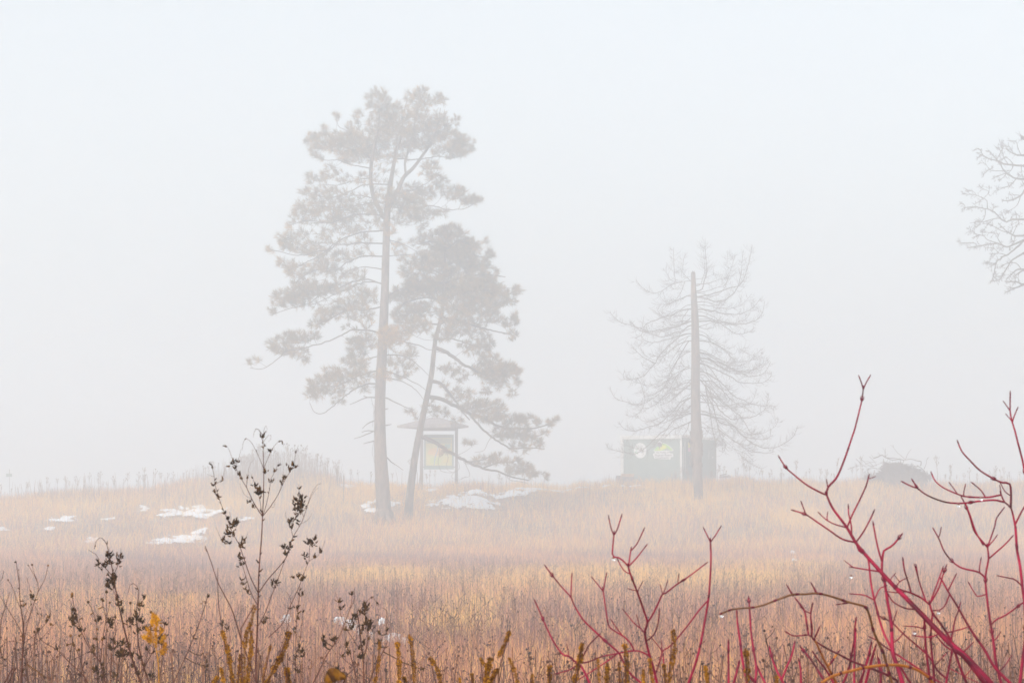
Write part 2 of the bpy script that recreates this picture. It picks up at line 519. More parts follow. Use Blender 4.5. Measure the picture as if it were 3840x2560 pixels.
def make_grass():
    a = Acc(); g = Acc()
    # n, y0, y1, power (areal density ~ y^(power-1)), height, width
    for (n, y0, y1, pw, hh, wd) in [(15000, 2.0, 12, 1.0, .62, .006), (110000, 11, 32, 0.3, .72, .0048), (150000, 30, 90, 0.5, .72, .009), (200000, 85, 158, 0.9, .72, .015)]:
        x, y = fan(n, y0, y1, pw)
        sc = snow_clear(x, y)
        keep = rng.rand(n) > 0.42 * sc
        x, y, sc = x[keep], y[keep], sc[keep]
        n = len(x)
        pt = patchy(x, y)
        h = hh * (0.62 + 0.5 * rng.rand(n)) * (0.86 + 0.28 * pt) * (1 - 0.62 * sc * (rng.rand(n) > 0.3))
        h = np.where(y > 120, h * (0.78 + 0.5 * rng.rand(n)), h)
        tall = rng.rand(n) < 0.035
        h = np.where(tall, h * (1.15 + 0.3 * rng.rand(n)), h)
        gm = gold_mask(x, y)
        isg = rng.rand(n) < np.clip(gm * 1.3 - .06 + np.where(y > 112, .42, .06), 0, 0.97) + 0.03
        tint = np.clip(0.12 + 0.62 * pt + 0.26 * rng.randn(n), 0.0, 1.0)
        tint = tint - 0.18 * np.clip((27 - y) / 8, 0, 1)
        tint = np.where(rng.rand(n) < np.where(y < 40, 0.16, 0.06), 0.95, tint)
        w = wd * (0.6 + 0.8 * rng.rand(n))
        r = ~isg
        blades(a, x[r], y[r], h[r], w[r], 0.05 + 0.55 * rng.rand(r.sum()) ** 2.2, tint[r], droop=0.08)
        lean = 0.15 + 0.6 * rng.rand(isg.sum())
        blades(g, x[isg], y[isg], h[isg] * 0.98, w[isg] * 1.25, lean, rng.rand(isg.sum()), droop=0.22)
    tag(a.build('prairie_grass', M['grass_red']), 'dense dry reddish brown prairie grass covering the meadow', 'grass', kind='stuff')
    # extra bent blades inside the golden drifts
    for (cx, cy_, hw, hd, wt) in GOLD:
        n = int(700 * wt * hw * hd / 6)
        x = cx + hw * .8 * rng.randn(n); y = cy_ + hd * .7 * rng.randn(n)
        k = (y > 13) & (y < 156) & (rng.rand(n) > .6 * snow_clear(x, y))
        x, y = x[k], y[k]; n = len(x)
        blades(g, x, y, .72 + .22 * rng.rand(n), (.007 + .007 * rng.rand(n)) * np.clip(y / 60, .6, 1.4), .2 + .8 * rng.rand(n), rng.rand(n), droop=.3)
    tag(g.build('golden_grass', M['grass_gold']), 'drifts of pale golden bent grass through the meadow', 'grass', kind='stuff')
    # dark dead forbs with little seed heads
    f = Acc()
    x, y = fan(4600, 12.5, 80, 0.1)
    n = len(x)
    keep = rng.rand(n) > 0.8 * snow_clear(x, y)
    x, y = x[keep], y[keep]; n = len(x)
    h = 0.68 + 0.25 * rng.rand(n)
    for k in range(n):
        z = float(ground(x[k], y[k]))
        top = np.array([x[k] + rng.randn() * .04, y[k] + rng.randn() * .04, z + h[k]])
        b0 = np.array([x[k], y[k], z])
        c = rng.rand()
        f.tube([b0, (b0 + top) / 2 + rng.randn(3) * .012, top], [.0035, .003, .002], 3, c)
        kind_ = rng.rand()
        if kind_ < 0.3:
            f.blob(top, .007 + .006 * rng.rand(), c * 0.6, nu=5, nv=2)
        for s in range(rng.randint(3, 9)):
            t = 0.6 + 0.4 * rng.rand()
            s0 = b0 + (top - b0) * t
            s1 = s0 + np.array([rng.randn() * .05, rng.randn() * .05, .05 + .07 * rng.rand()])
            f.tube([s0, s1], [.002, .0015], 3, c)
            f.blob(s1, .003 + .005 * rng.rand(), c * 0.7, nu=4, nv=2)
    # thin tall stalks making the fuzz of the skyline
    n = 4200
    xd = np.where(rng.rand(n) < .5, np.clip(rng.normal(610, 120, n), 380, 790), rng.uniform(-150, 2500, n))
    y = 141 + 18 * rng.rand(n)
    x = (xd * 1.6327 - 1920) / FPX * y
    kn = np.interp(xd, [370, 450, 550, 640, 700, 750, 790], [.0, .45, .8, 1.15, 1.15, .6, .0])
    h = .62 + .62 * rng.rand(n) ** 1.5 + kn * rng.rand(n) ** .7 * 1.2
    g2 = Acc()
    blades(g2, x, y, h, np.full(n, .014), .03 + .08 * rng.rand(n), .3 + .5 * rng.rand(n))
    tag(g2.build('tall_stalks', M['weed']), 'fuzz of thin tall dead stalks along the skyline', 'weeds', kind='stuff')
    # rusty tangle of dead stems just beyond the foreground plants
    u = Acc()
    n = 1100
    yy = 6.5 + 6.5 * rng.rand(n)
    xx = (rng.rand(n) * 2 - 1) * yy * .24
    for k in range(n):
        b0 = np.array([xx[k], yy[k], float(ground(xx[k], yy[k]))])
        iy = 2560 - (150 + 60 * (abs(xx[k] / yy[k]) > .12)) * rng.rand() ** 1.5 + 15
        zt = CAM_Z - (iy - HORIZON) / FPX * yy[k]
        ln = np.array([rng.randn() * .10, rng.randn() * .1, 0])
        top = np.array([b0[0], b0[1], zt]) + ln * 1.0
        mid = b0 + (top - b0) * .6 - ln * .3
        c = rng.rand()
        u.tube(spline([b0, mid, top], 6), np.linspace(.0032, .0012, 6), 4, c)
        for q in range(rng.randint(2, 7)):
            t = .72 + .28 * rng.rand()
            s0 = mid + (top - mid) * max(0, (t - .6) / .4)
            s1 = s0 + np.array([rng.randn() * .03, rng.randn() * .03, .02 + .04 * rng.rand()])
            u.tube([s0, (s0 + s1) / 2 + rng.randn(3) * .004, s1], [.0013, .0011, .0008], 3, c)
            for r_ in range(rng.randint(1, 3)):
                u.blob(s1 + rng.randn(3) * .003, .0022 + .003 * rng.rand(), c * .6, nu=5, nv=2, jit=.4)
    tag(u.build('undergrowth', M['forb']), 'dark rusty tangle of dead stems along the bottom edge', 'weeds', kind='stuff')
    tag(f.build('seedy_forbs', M['forb']), 'scattered dark dead forbs with round seed heads in the grass', 'weeds', kind='stuff')
make_grass()

# ------------------------------------------------------------------ traced plants
def px_at(Y):
    return Y / FPX          # metres per photo pixel at that depth

class Strokes:
    """Branching strokes traced in photo pixels, given real depth and thickness.
    Each new stroke starts on the nearest earlier one."""
    def __init__(self, Y, spread=0.5):
        self.Y, self.spread = Y, spread
        self.s2, self.s3, self.sid = [], [], []
        self.items = []        # dict(root, pts3, rad)
    def add(self, tile, s, w0, w1, root=False, bend=None, depth=None):
        p2 = parse(tile, s)
        if root and p2[0, 1] < p2[-1, 1]:
            p2 = p2[::-1]
            w0, w1 = w1, w0
        n = max(6, int(np.linalg.norm(np.diff(p2, axis=0), axis=1).sum() / 14))
        n = min(n, 60)
        sm = spline(p2, n)
        L = np.concatenate([[0], np.cumsum(np.linalg.norm(np.diff(sm, axis=0), axis=1))])
        t = L / max(L[-1], 1e-6)
        y0 = self.Y + (rng.rand() - 0.5) * self.spread if depth is None else depth
        rt = len(self.items)
        if not root and self.s2:
            A2 = np.vstack(self.s2); A3 = np.vstack(self.s3); I = np.concatenate(self.sid)
            d = np.hypot(A2[:, 0] - sm[0, 0], A2[:, 1] - sm[0, 1])
            j = int(d.argmin())
            y0 = A3[j, 1]
            rt = self.items[I[j]]['root']
            if d[j] < 40:
                sm = sm + (A2[j] - sm[0]) * (1 - t[:, None]) ** 4
        dz = (rng.rand() - 0.5) * 2 * min(L[-1] * px_at(self.Y), 1.5) * 0.55 if bend is None else bend
        Yd = y0 + dz * t ** 1.3
        p3 = np.array([P(sm[i, 0], sm[i, 1], Yd[i]) for i in range(n)])
        rad = 0.5 * (w0 + (w1 - w0) * t) * px_at(1) * Yd / TILES[tile][2]
        self.s2.append(sm); self.s3.append(p3); self.sid.append(np.full(n, len(self.items)))
        self.items.append(dict(root=rt, p3=p3, rad=rad, s2=sm, t=t, w=w1))
        return self.items[-1]
    def to_ground(self, it, foot, r=None):
        """carry a stem on from its first (lowest) point to its foot in the soil"""
        p = it['p3'][0]
        f = np.array([foot[0], foot[1], float(ground(foot[0], foot[1])) - 0.03])
        d = it['p3'][0] - it['p3'][min(3, len(it['p3']) - 1)]
        d = d / max(np.linalg.norm(d), 1e-6)
        if d[2] > -0.35: d = unit(d * .4 + np.array([0, 0, -1.0]))
        Lg = np.linalg.norm(p - f)
        mid = p + d * Lg * 0.35
        pts = spline([f, (f + mid) / 2 * 1.0 + (mid - f) * 0.05, mid, p], 12)[:-1]
        r0 = it['rad'][0]
        rr = np.linspace(r0 * 1.5 if r is None else r, r0, 11)
        it['p3'] = np.vstack([pts, it['p3']]); it['rad'] = np.concatenate([rr, it['rad']])
        it['ng'] = 11

def knobby(acc, it, sides=7):
    acc.tube(it['p3'], it['rad'], sides)

# ---- red dogwoods
def dogwood(name_label, Y, spec, foot, group='red dogwood shrubs in the foreground', material='dogwood'):
    Y *= FG; foot = (foot[0] * FG, foot[1] * FG)
    S = Strokes(Y, 0.5)
    for (tile, s, w0, w1, root) in spec:
        it = S.add(tile, s, w0, w1, root=root)
        it['isroot'] = root
    loc = (foot[0], foot[1], float(ground(*foot)))
    e = empty('dogwood_shrub', loc, name_label, 'shrub', group)
    roots = [k for k, it in enumerate(S.items) if it['isroot']]
    for k in roots:
        it = S.items[k]
        off = rng.randn(2) * 0.09
        S.to_ground(it, (foot[0] + off[0] + 0.35 * (it['p3'][0][0] - foot[0]), foot[1] + off[1]))
    for k in roots:
        a = Acc(); buds = Acc()
        for m_, it in enumerate(S.items):
            if it['root'] == k:
                knobby(a, it)
                # swollen dark nodes with opposite buds along the twig, a pointed bud at the tip
                n0 = it.get('ng', 0)
                pts, rad = it['p3'][n0:], it['rad'][n0:]
                L = np.concatenate([[0], np.cumsum(np.linalg.norm(np.diff(pts, axis=0), axis=1))])
                s = 0.04 + 0.05 * rng.rand()
                while s < L[-1] - 0.01:
                    j = min(int(np.searchsorted(L, s)), len(pts) - 2)
                    tn = unit(pts[j + 1] - pts[j])
                    buds.tube([pts[j] - tn * 0.003, pts[j], pts[j] + tn * 0.003], [rad[j] * 1.01, rad[j] * 1.10, rad[j] * 1.01], 7)
                    sd_ = unit(np.cross(tn, rng.randn(3)))
                    for q in (-1, 1):
                        b0 = pts[j] + sd_ * q * rad[j]
                        buds.tube([b0, b0 + tn * 0.004 + sd_ * q * 0.0015, b0 + tn * 0.008 + sd_ * q * 0.001], [.0010, .0009, .0003], 5)
                    s += 0.07 + 0.09 * rng.rand()
                tn = unit(pts[-1] - pts[-2])
                buds.tube([pts[-1] - tn * .001, pts[-1] + tn * .003, pts[-1] + tn * .007], [rad[-1] * 1.02, rad[-1] * 1.05, .0005], 6)
        a.build('stem', M[material], e, smooth=True, also=(buds, M['bud']))
    return S, e

def G(s, w0=17, w1=13, root=False, tile='F4'):
    return (tile, s, w0, w1, root)

dogA = [
 G("1340,1567 1310,1440 1265,1290 1240,1180 1232,1100 1255,1030 1225,930 1165,760 1100,590 1085,530", 25, 16, True),
 G("740,1567 690,1460 640,1390 600,1370 560,1330 500,1310 420,1200 350,1060 290,920 258,850", 22, 12, True),
 G("1200,1567 1100,1480 1040,1380 1000,1300 900,1210 790,1110 680,1000 600,870 570,800 480,700 400,600 355,540", 20, 12, True),
 G("1620,1567 1680,1400 1725,1230 1770,990 1800,800 1815,600 1820,430 1815,310", 24, 15, True),
 G("1085,530 1040,480 995,450 945,435 945,360 955,250", 16, 13), G("955,250 985,200 1018,95", 13, 11), G("952,250 930,190 912,105", 12, 10),
 G("1090,525 1095,460 1105,390", 14, 12), G("1105,400 1160,330 1215,215", 12, 11), G("1095,520 1160,450 1230,360", 13, 11),
 G("1100,590 1050,570 1010,510 995,480", 12, 10), G("1255,1030 1300,960 1345,870 1385,780 1420,765 1500,700 1620,620 1765,510", 17, 11),
 G("1520,690 1530,625", 10, 9), G("1390,775 1375,720", 9, 8), G("1400,770 1425,685", 9, 8), G("1165,750 1195,695", 9, 8), G("1165,750 1112,735", 9, 8),
 G("1235,1140 1190,1080 1140,1040 1075,960 1055,935", 12, 9), G("1190,1080 1165,990", 9, 8), G("1250,1190 1310,1140 1345,1050 1360,930", 13, 11),
 G("1265,1320 1210,1290 1150,1275 1060,1285 1000,1300 850,1330 720,1380 640,1390", 15, 13),
 G("1150,1275 1120,1220 1060,1160 960,1100 910,1055 885,920 860,750", 15, 12), G("860,750 820,700 775,645", 12, 10), G("860,745 885,615", 12, 10),
 G("1040,1140 990,1090 945,1025", 11, 9), G("640,1390 690,1310 740,1220 810,1150", 14, 11), G("570,800 580,620", 13, 11),
 G("1000,1300 900,1370 760,1460 650,1530", 13, 10), G("1820,310 1855,260 1895,195", 12, 10), G("1815,310 1790,260 1765,210", 12, 10),
 G("1790,815 1720,900 1620,1040 1510,1180 1440,1250 1390,1280 1370,1350 1335,1460", 14, 12), G("1390,1280 1330,1210 1305,1180", 10, 8), G("1385,1280 1380,1220", 9, 8),
 G("560,1330 540,1250", 9, 7), G("640,1400 560,1450 450,1480", 12, 9), G("1720,1230 1745,1210", 8, 7), G("1335,1460 1300,1567", 12, 12), G("1395,1330 1410,1567", 11, 11, True)]
dogwood('crimson dogwood shrub with forked tips, standing right of the picture centre', 4.9, dogA, (1.0, 5.0))

def H(s, w0=30, w1=24, root=True, tile='F5'):
    return (tile, s, w0, w1, root)
dogB = [
 H("280,1546 275,1300 275,1040"), H("480,1400 450,1250 420,1000 390,800 380,660", 32, 24), H("610,1546 625,1350 590,1120 560,900 540,600 532,490", 32, 22),
 H("340,1546 380,1400 405,1300", 34, 28), H("620,1546 560,1480 480,1400", 40, 30), H("740,1546 690,1450 645,1350"),
 H("970,1546 890,1400 830,1250 795,1110"), H("970,1500 1010,1350 1070,1200 1105,1050", 28, 22, False), H("1190,1546 1185,1380 1165,1270", 28, 22),
 H("1510,1546 1430,1430 1330,1270 1200,1110", 34, 24), H("1600,1546 1500,1370 1420,1270 1350,1170", 30, 20)]
dogwood('low thicket of short crimson dogwood shoots under the pale arching cane', 5.3, dogB, (1.75, 5.4))

dogC = [
 ('S', "3720,2567 3626,2465 3570,2416 3515,2361 3470,2315 3407,2250 3355,2198 3300,2139 3247,2080 3210,2034 3174,1974 3123,1905 3100,1855", 27, 8, True),
 ('F6', "500,1567 450,1400 400,1250 385,960 350,760 320,560 290,430 300,260 320,220 400,170 480,75", 48, 18, True),
 ('F6', "1590,1567 1430,1400 1330,1230 1200,1040 1100,870 1050,780 980,670 900,530", 34, 18, True),
 ('F6', "780,1567 740,1250 725,1050 720,900", 26, 22, True), ('F6', "825,1567 800,1300 785,1100 800,880", 26, 20, True),
 ('F6', "940,1567 990,1300 1010,1200", 24, 20, True), ('F6', "1150,1567 1080,1400 1040,1280 1000,1200", 30, 24, True),
 ('F8', "980,990 990,930 1060,850 1110,740 1150,630 1190,510 1210,450 1250,290 1270,200 1278,130", 19, 11, False),
 ('F8', "1278,130 1300,80 1325,35", 11, 10, False), ('F8', "1278,130 1265,80 1252,45", 11, 10, False),
 ('F8', "980,990 920,965 820,910 730,840 650,770 600,695", 16, 11, False), ('F8', "990,935 983,895", 12, 9, False),
 ('F8', "1150,1250 1190,1150 1250,1030 1300,920 1320,850", 15, 12, False), ('F8', "1318,862 1345,852", 8, 7, False),
 ('F8', "1190,1320 1180,1230 1160,1150 1157,1100", 14, 11, False), ('F8', "1250,1360 1310,1240 1340,1180 1360,1135", 14, 12, False),
 ('F8', "1200,1390 1100,1355 1000,1280 900,1210 810,1150 720,1120", 16, 12, False), ('F8', "810,1150 780,1070", 11, 10, False),
 ('F8', "1140,1250 1050,1230 980,1195 930,1150", 13, 9, False), ('F8', "980,1195 985,1155", 9, 8, False),
 ('F6', "290,330 250,200 210,0 205,-30", 20, 16, False),
 ('F6', "400,1250 300,1040 220,750 180,560 145,300 60,230 30,150", 26, 17, False), ('F6', "210,740 260,620 310,590", 15, 12, False), ('F6', "210,740 120,680 0,665", 15, 12, False),
 ('F6', "290,440 150,420 0,395", 18, 14, False), ('F6', "0,395 -60,350", 12, 8, False), ('F6', "760,1270 620,1160 500,1060 400,960 290,900", 20, 14, False),
 ('F6', "400,960 430,870", 14, 12, False), ('F6', "430,1160 500,1070", 14, 12, False), ('F6', "770,770 700,710 600,660 480,620 420,590", 22, 16, False),
 ('F6', "610,640 560,540 520,430 505,330", 18, 16, False), ('F6', "730,740 690,610 660,510 640,400", 17, 14, False), ('F6', "660,510 625,390", 12, 10, False),
 ('F6', "1000,1170 950,1060 880,960 800,850 775,765", 26, 22, False),
 ('F6', "785,720 850,560 900,420", 18, 15, False), ('F6', "800,750 870,600 900,500 935,400", 19, 15, False),
 ('F6', "950,650 990,570 1030,490", 16, 13, False), ('F6', "970,660 930,780 870,830 830,830", 16, 13, False),
 ('F6', "1000,1120 1030,930 1060,850 1080,780", 20, 14, False), ('F6', "960,1045 1060,1030 1160,1000", 15, 12, False),
 ('F6', "850,1110 740,1105 640,1090", 16, 12, False), ('F6', "720,1010 640,995 550,990", 14, 12, False),
 ('F6', "650,830 560,820 480,790 400,740 360,680", 17, 14, False), ('F6', "530,640 440,650 350,640", 14, 11, False),
 ('F6', "930,1540 850,1440 800,1350 740,1260", 22, 18, False), ('F6', "1000,1250 920,1180 860,1110", 20, 15, False),
 ('F6', "1130,1240 1190,1180", 14, 12, False), ('F6', "830,1400 900,1310 940,1270", 14, 11, False),
 ('F6', "1020,1230 1100,1280 1200,1400 1330,1567", 40, 50, False), ('F6', "430,590 470,540 515,515", 12, 10, False), ('F6', "470,545 440,505", 10, 8, False), ('F6', "370,520 405,480", 11, 9, False)]
dogwood('largest crimson dogwood, its thick stem leaning left from the lower right corner', 4.6, dogC, (2.6, 5.0))

dogD = [
 ('F6', "1500,1567 1450,1380 1420,1150 1390,960 1360,750 1340,500 1370,310 1360,190", 32, 18, True),
 ('F7', "1340,1645 1280,1568 1220,1480 1180,1340 1130,1210 1105,1160", 20, 13, False), ('F7', "1360,1645 1430,1450 1450,1360 1510,1275", 16, 13, False),
 ('F6', "1360,190 1430,110 1440,95", 14, 11, False), ('F6', "1370,310 1450,240 1540,160 1600,95", 18, 14, False),
 ('F6', "1340,500 1270,440 1100,400 1000,330 920,230 870,110 820,20", 20, 14, False), ('F6', "870,100 885,20", 13, 11, False),
 ('F6', "1270,440 1290,330", 14, 11, False), ('F6', "1400,970 1450,920 1540,880 1640,810 1730,745", 18, 15, False),
 ('F6', "1335,660 1260,690 1220,640 1180,570", 14, 11, False), ('F6', "1430,1150 1480,1070", 14, 11, False), ('F6', "1500,1450 1590,1310", 14, 10, False)]
dogwood('slender crimson dogwood stem with curled side twigs, second from the right edge', 5.0, dogD, (3.0, 5.2))
dogE = [
 ('F6', "1690,1567 1720,1300 1745,1100 1740,800 1715,600 1690,380 1660,220 1645,0", 36, 26, True),
 ('F7', "1800,1400 1760,1000 1730,850 1710,750 1670,600 1640,480 1610,380 1590,280 1590,110", 26, 14, True),
 ('F7', "1645,1460 1640,1430 1600,1260 1530,1190 1500,1120", 22, 15, False), ('F7', "1500,1120 1490,1060", 13, 10, False),
 ('F7', "1530,1190 1430,1170 1300,1180 1150,1200 1050,1205 920,1190 760,1130 660,1060 610,990", 21, 15, False),
 ('F7', "645,1055 580,1030 520,1000", 15, 14, False), ('F7', "1500,1130 1350,1150 1150,1140 1090,1125 1000,1090 900,1040 830,980 800,920", 20, 13, False),
 ('F7', "1040,1100 1020,1060 990,1020", 12, 10, False), ('F7', "1110,1130 1130,1045", 13, 11, False), ('F7', "1350,1140 1290,1070 1225,1015", 15, 13, False),
 ('F7', "1600,1260 1600,1100 1590,1020 1560,1000 1500,995 1400,945 1280,870 1180,770 1100,680 1065,600", 24, 14, False),
 ('F7', "1640,1430 1700,1300 1760,1200", 20, 16, False), ('F7', "1590,270 1540,200", 13, 10, False), ('F7', "1610,370 1655,265", 15, 12, False), ('F7', "1605,370 1570,330", 11, 8, False),
 ('F6', "1720,600 1640,520 1560,500 1490,485", 17, 13, False), ('F7', "1600,1140 1540,1090 1500,1020", 12, 10, False), ('F7', "1130,1200 1180,1320 1240,1490 1300,1600", 15, 16, False)]
dogwood('tall crimson dogwood at the right edge, twigs sweeping left over the brush pile', 4.7, dogE, (3.25, 4.9))

# red long low shoot, orange and brown canes
def cane(name, label, cat, Y, spec, foot, material, group=None, bud='bud'):
    Y *= FG; foot = (foot[0] * FG, foot[1] * FG)
    S = Strokes(Y, 0.2)
    for k, (tile, s, w0, w1) in enumerate(spec):
        S.add(tile, s, w0, w1, root=(k == 0), bend=(-0.5 if k == 0 else None))
    e = empty(name, (foot[0], foot[1], float(ground(*foot))), label, cat, group)
    S.to_ground(S.items[0], foot)
    a = Acc(); b = Acc(); tw = Acc()
    for k, it in enumerate(S.items):
        b = Acc()
        a = Acc()
        knobby(a, it)
        pts, rad = it['p3'], it['rad']
        for j in range(14 if k == 0 else 2, len(pts) - 1, 6 if k == 0 else 5):
            tn = unit(pts[j + 1] - pts[j])
            b.tube([pts[j] - tn * 0.006, pts[j], pts[j] + tn * 0.006], [rad[j] * 1.05, rad[j] * 1.35, rad[j] * 1.05], 7)
        tn = unit(pts[-1] - pts[-2])
        b.tube([pts[-1], pts[-1] + tn * .004, pts[-1] + tn * .009], [rad[-1], rad[-1] * 1.15, .0005], 6)
        a.build('stem' if k == 0 else 'side_twig', M[material], e, smooth=True, also=(b, M[bud]))
    return S

cane('arching_cane', 'bare brown cane arching left over the dogwood shoots, a drop at its tip', 'cane', 4.6,
     [('F5', "2340,1560 2280,1350 2220,1150 2130,960 2085,830 2060,720 2000,590 1850,540 1740,510 1560,450 1390,415 1240,425 1080,430 960,470 850,510 720,560 600,590 480,600 390,610 310,620 190,665", 36, 22),
      ('F5', "1080,430 1045,370", 22, 16), ('F5', "1390,415 1345,335", 24, 16), ('F5', "1800,530 1740,540 1690,548", 18, 14)], (1.95, 5.0), 'cane')
cane('arching_cane', 'smooth orange cane bowed low along the bottom edge under the big dogwood', 'cane', 4.3,
     [('S', "3505,2580 3490,2545 3473,2531 3437,2509 3385,2494 3322,2492 3248,2501 3200,2512 3150,2524 3110,2540 3060,2572", 11, 11)], (2.2, 4.2), 'orange_cane')
cane('arching_cane', 'crimson shoot running low and level with an orange upright twig near its tip', 'cane', 4.8,
     [('F5', "2400,1510 2250,1430 2000,1330 1860,1280 1640,1170 1500,1100 1360,1010 1290,940 1100,950 1000,900", 34, 18),
      ('F5', "1290,940 1260,780 1230,630 1155,525", 24, 20), ('F5', "1350,960 1320,780 1310,680 1325,590", 26, 18), ('F5', "1370,960 1400,890", 16, 20), ('F5', "1310,680 1225,620", 12, 10)],
     (2.4, 5.0), 'dogwood')
cane('arching_cane', 'short orange twig with a side fork standing below the brown cane', 'cane', 4.85,
     [('F5', "1640,1560 1560,1400 1530,1340 1470,1230 1400,1080 1360,1000", 36, 26), ('F5', "1540,1340 1600,1240 1640,1180", 24, 20)], (1.75, 4.9), 'orange_cane')
dogF = [
 H("1720,1546 1790,1370 1830,1170 1860,1000 1865,870 1880,750", 32, 22), H("1860,1546 1860,1280 1880,900", 30, 18),
 H("1940,1546 2000,1330 2070,1070", 30, 22), H("2000,1546 2060,1300 2125,1090", 30, 22), H("2200,1546 2190,1420 2160,1250", 30, 22),
 ('F6', "60,1567 150,1330 180,1170", 20, 16, True), ('F6', "130,1567 180,1370 225,1200", 20, 16, True), ('F6', "270,1567 290,1440 265,1340", 22, 16, True), ('F6', "580,1567 530,1490 480,1400", 26, 20, True),
 ('F6', "370,1230 310,1190 250,1140 190,1110", 18, 12, True), ('F6', "980,1420 1060,1460 1130,1500", 12, 9, True), ('F6', "1140,1490 1200,1420", 12, 9, False)]
dogwood('upright crimson dogwood shoots bunched between the orange cane and the thick leaning stem', 5.2, dogF, (2.3, 5.3))

for k, (tile, x, y, Y) in enumerate([('F4', 948, 462, 4.9), ('F4', 1915, 965, 4.2), ('F5', 1820, 205, 4.7), ('F6', 866, 850, 4.6), ('F6', 620, 1056, 4.6), ('F7', 1065, 1226, 4.7), ('F7', 1296, 1160, 4.7)]):
    q = T(tile, x, y)
    a = Acc(); a.blob(P(q[0], q[1], Y * FG), 0.0028, nu=12, nv=8, jit=0, squash=(1, 1, 1.15))
    where = ['under the elbow of the dogwood right of centre', 'under the tip of the brown arching cane', 'under a withered bud left of the big dogwood stem', 'in the fork of twigs right of the big dogwood stem',
             'beside the thickest dogwood stem near the bottom', 'under the long level twig at the right edge', 'where two level twigs cross at the right edge'][k]
    tag(a.build('water_drop', M['water'], smooth=True), 'clear round water drop ' + where, 'drop', 'water drops on the twigs')

# ------------------------------------------------------------------ dry seed plants on the left
def seedplant(label, cat, Y, spec, foot, clusters, seeds=0.5, capm='capsule', stemm='dry_stem', headm=None, heads=(), name='evening_primrose', group=None, crad=.0048, branchname='branch'):
    Y *= FG; foot = (foot[0] * FG, foot[1] * FG); crad *= FG * 1.05
    S = Strokes(Y, 0.4)
    for (tile, s, w0, w1, root, dens) in [tuple(z_) + (0.0,) * (6 - len(z_)) for z_ in spec]:
        it = S.add(tile, s, w0, w1, root=root)
        it['isroot'] = root; it['dens'] = dens
    e = empty(name, (foot[0], foot[1], float(ground(*foot))), label, cat, group)
    for k, it in enumerate(S.items):
        if it['isroot']:
            S.to_ground(it, (foot[0] + 0.5 * (it['p3'][0][0] - foot[0]) + rng.randn() * .03, foot[1] + rng.randn() * .03))
    caps = Acc(); br = Acc()
    for it in S.items:
        st = Acc()
        st.tube(it['p3'], it['rad'], 5)
        st.build('stem' if it['isroot'] else branchname, M[stemm], e, smooth=True)
        n0 = it.get('ng', 0)
        pts, rad = it['p3'][n0:], it['rad'][n0:]
        L = np.concatenate([[0], np.cumsum(np.linalg.norm(np.diff(pts, axis=0), axis=1))])
        nn = int(L[-1] * it['dens'] * 75)
        for q in range(nn):
            s = L[-1] * (0.25 + 0.75 * rng.rand())
            j = min(int(np.searchsorted(L, s)), len(pts) - 2)
            tn = unit(pts[j + 1] - pts[j])
            sd_ = unit(np.cross(tn, rng.randn(3)))
            capsule(caps, pts[j] + sd_ * rad[j], unit(tn + sd_ * 0.8), crad * (0.5 + 0.6 * rng.rand()))
    A3 = np.vstack([it['p3'] for it in S.items])
    A2 = np.vstack(S.s2); A3b = np.vstack(S.s3)
    for (tile, x, y, r, n) in clusters:
        q = T(tile, x, y)
        d = np.hypot(A2[:, 0] - q[0], A2[:, 1] - q[1]); j = int(d.argmin())
        yy = A3b[j, 1]
        c = P(q[0], q[1], yy)
        rr = r / TILES[tile][2] * px_at(yy)
        for k in range(n):
            o = rng.randn(3) * rr * 0.5
            capsule(caps, c + o, unit(o + np.array([0, 0, 0.01]) + rng.randn(3) * .005), crad * (0.55 + 0.6 * rng.rand()))
        if d[j] * px_at(yy) > 0.004:
            caps.tube([A3b[j], (A3b[j] + c) / 2 + [0, 0, -.003], c], [.0010, .0008, .0008], 4)
    for (tile, x, y, r) in heads:
        q = T(tile, x, y)
        d = np.hypot(A2[:, 0] - q[0], A2[:, 1] - q[1]); j = int(d.argmin())
        c = P(q[0], q[1], A3b[j, 1])
        rr = r / TILES[tile][2] * px_at(A3b[j, 1])
        cc = rng.rand()
        hd = Acc()
        hd.blob(c, rr, cc, nu=8, nv=5, jit=.28)
        for k in range(10):
            o = unit(rng.randn(3)) * rr * 0.9
            hd.tube([c + o * .6, c + o * 1.45], [rr * .22, rr * .05], 3, rng.rand())
        if d[j] * px_at(A3b[j, 1]) > 0.004:
            hd.tube([A3b[j], (A3b[j] + c) / 2, c], [.0012, .001, .001], 4)
        hd.build('seed_head', M[headm or capm], e)
    if caps.v: caps.build('seed_clumps', M[capm], e)
    return S

def capsule(acc, p, d, r):
    """split dry capsule: pointed body with flared teeth"""
    c = rng.rand()
    a = p + d * r * 1.6
    acc.tube([p, p + d * r * 0.4, p + d * r * 1.1, a], [r * .15, r * .5, r * .42, r * .25], 5, c)
    for k in range(3):
        s = unit(d + unit(rng.randn(3)) * 0.9)
        acc.tube([a - d * r * .3, a + s * r * 0.9], [r * .25, r * .05], 3, c * .8)

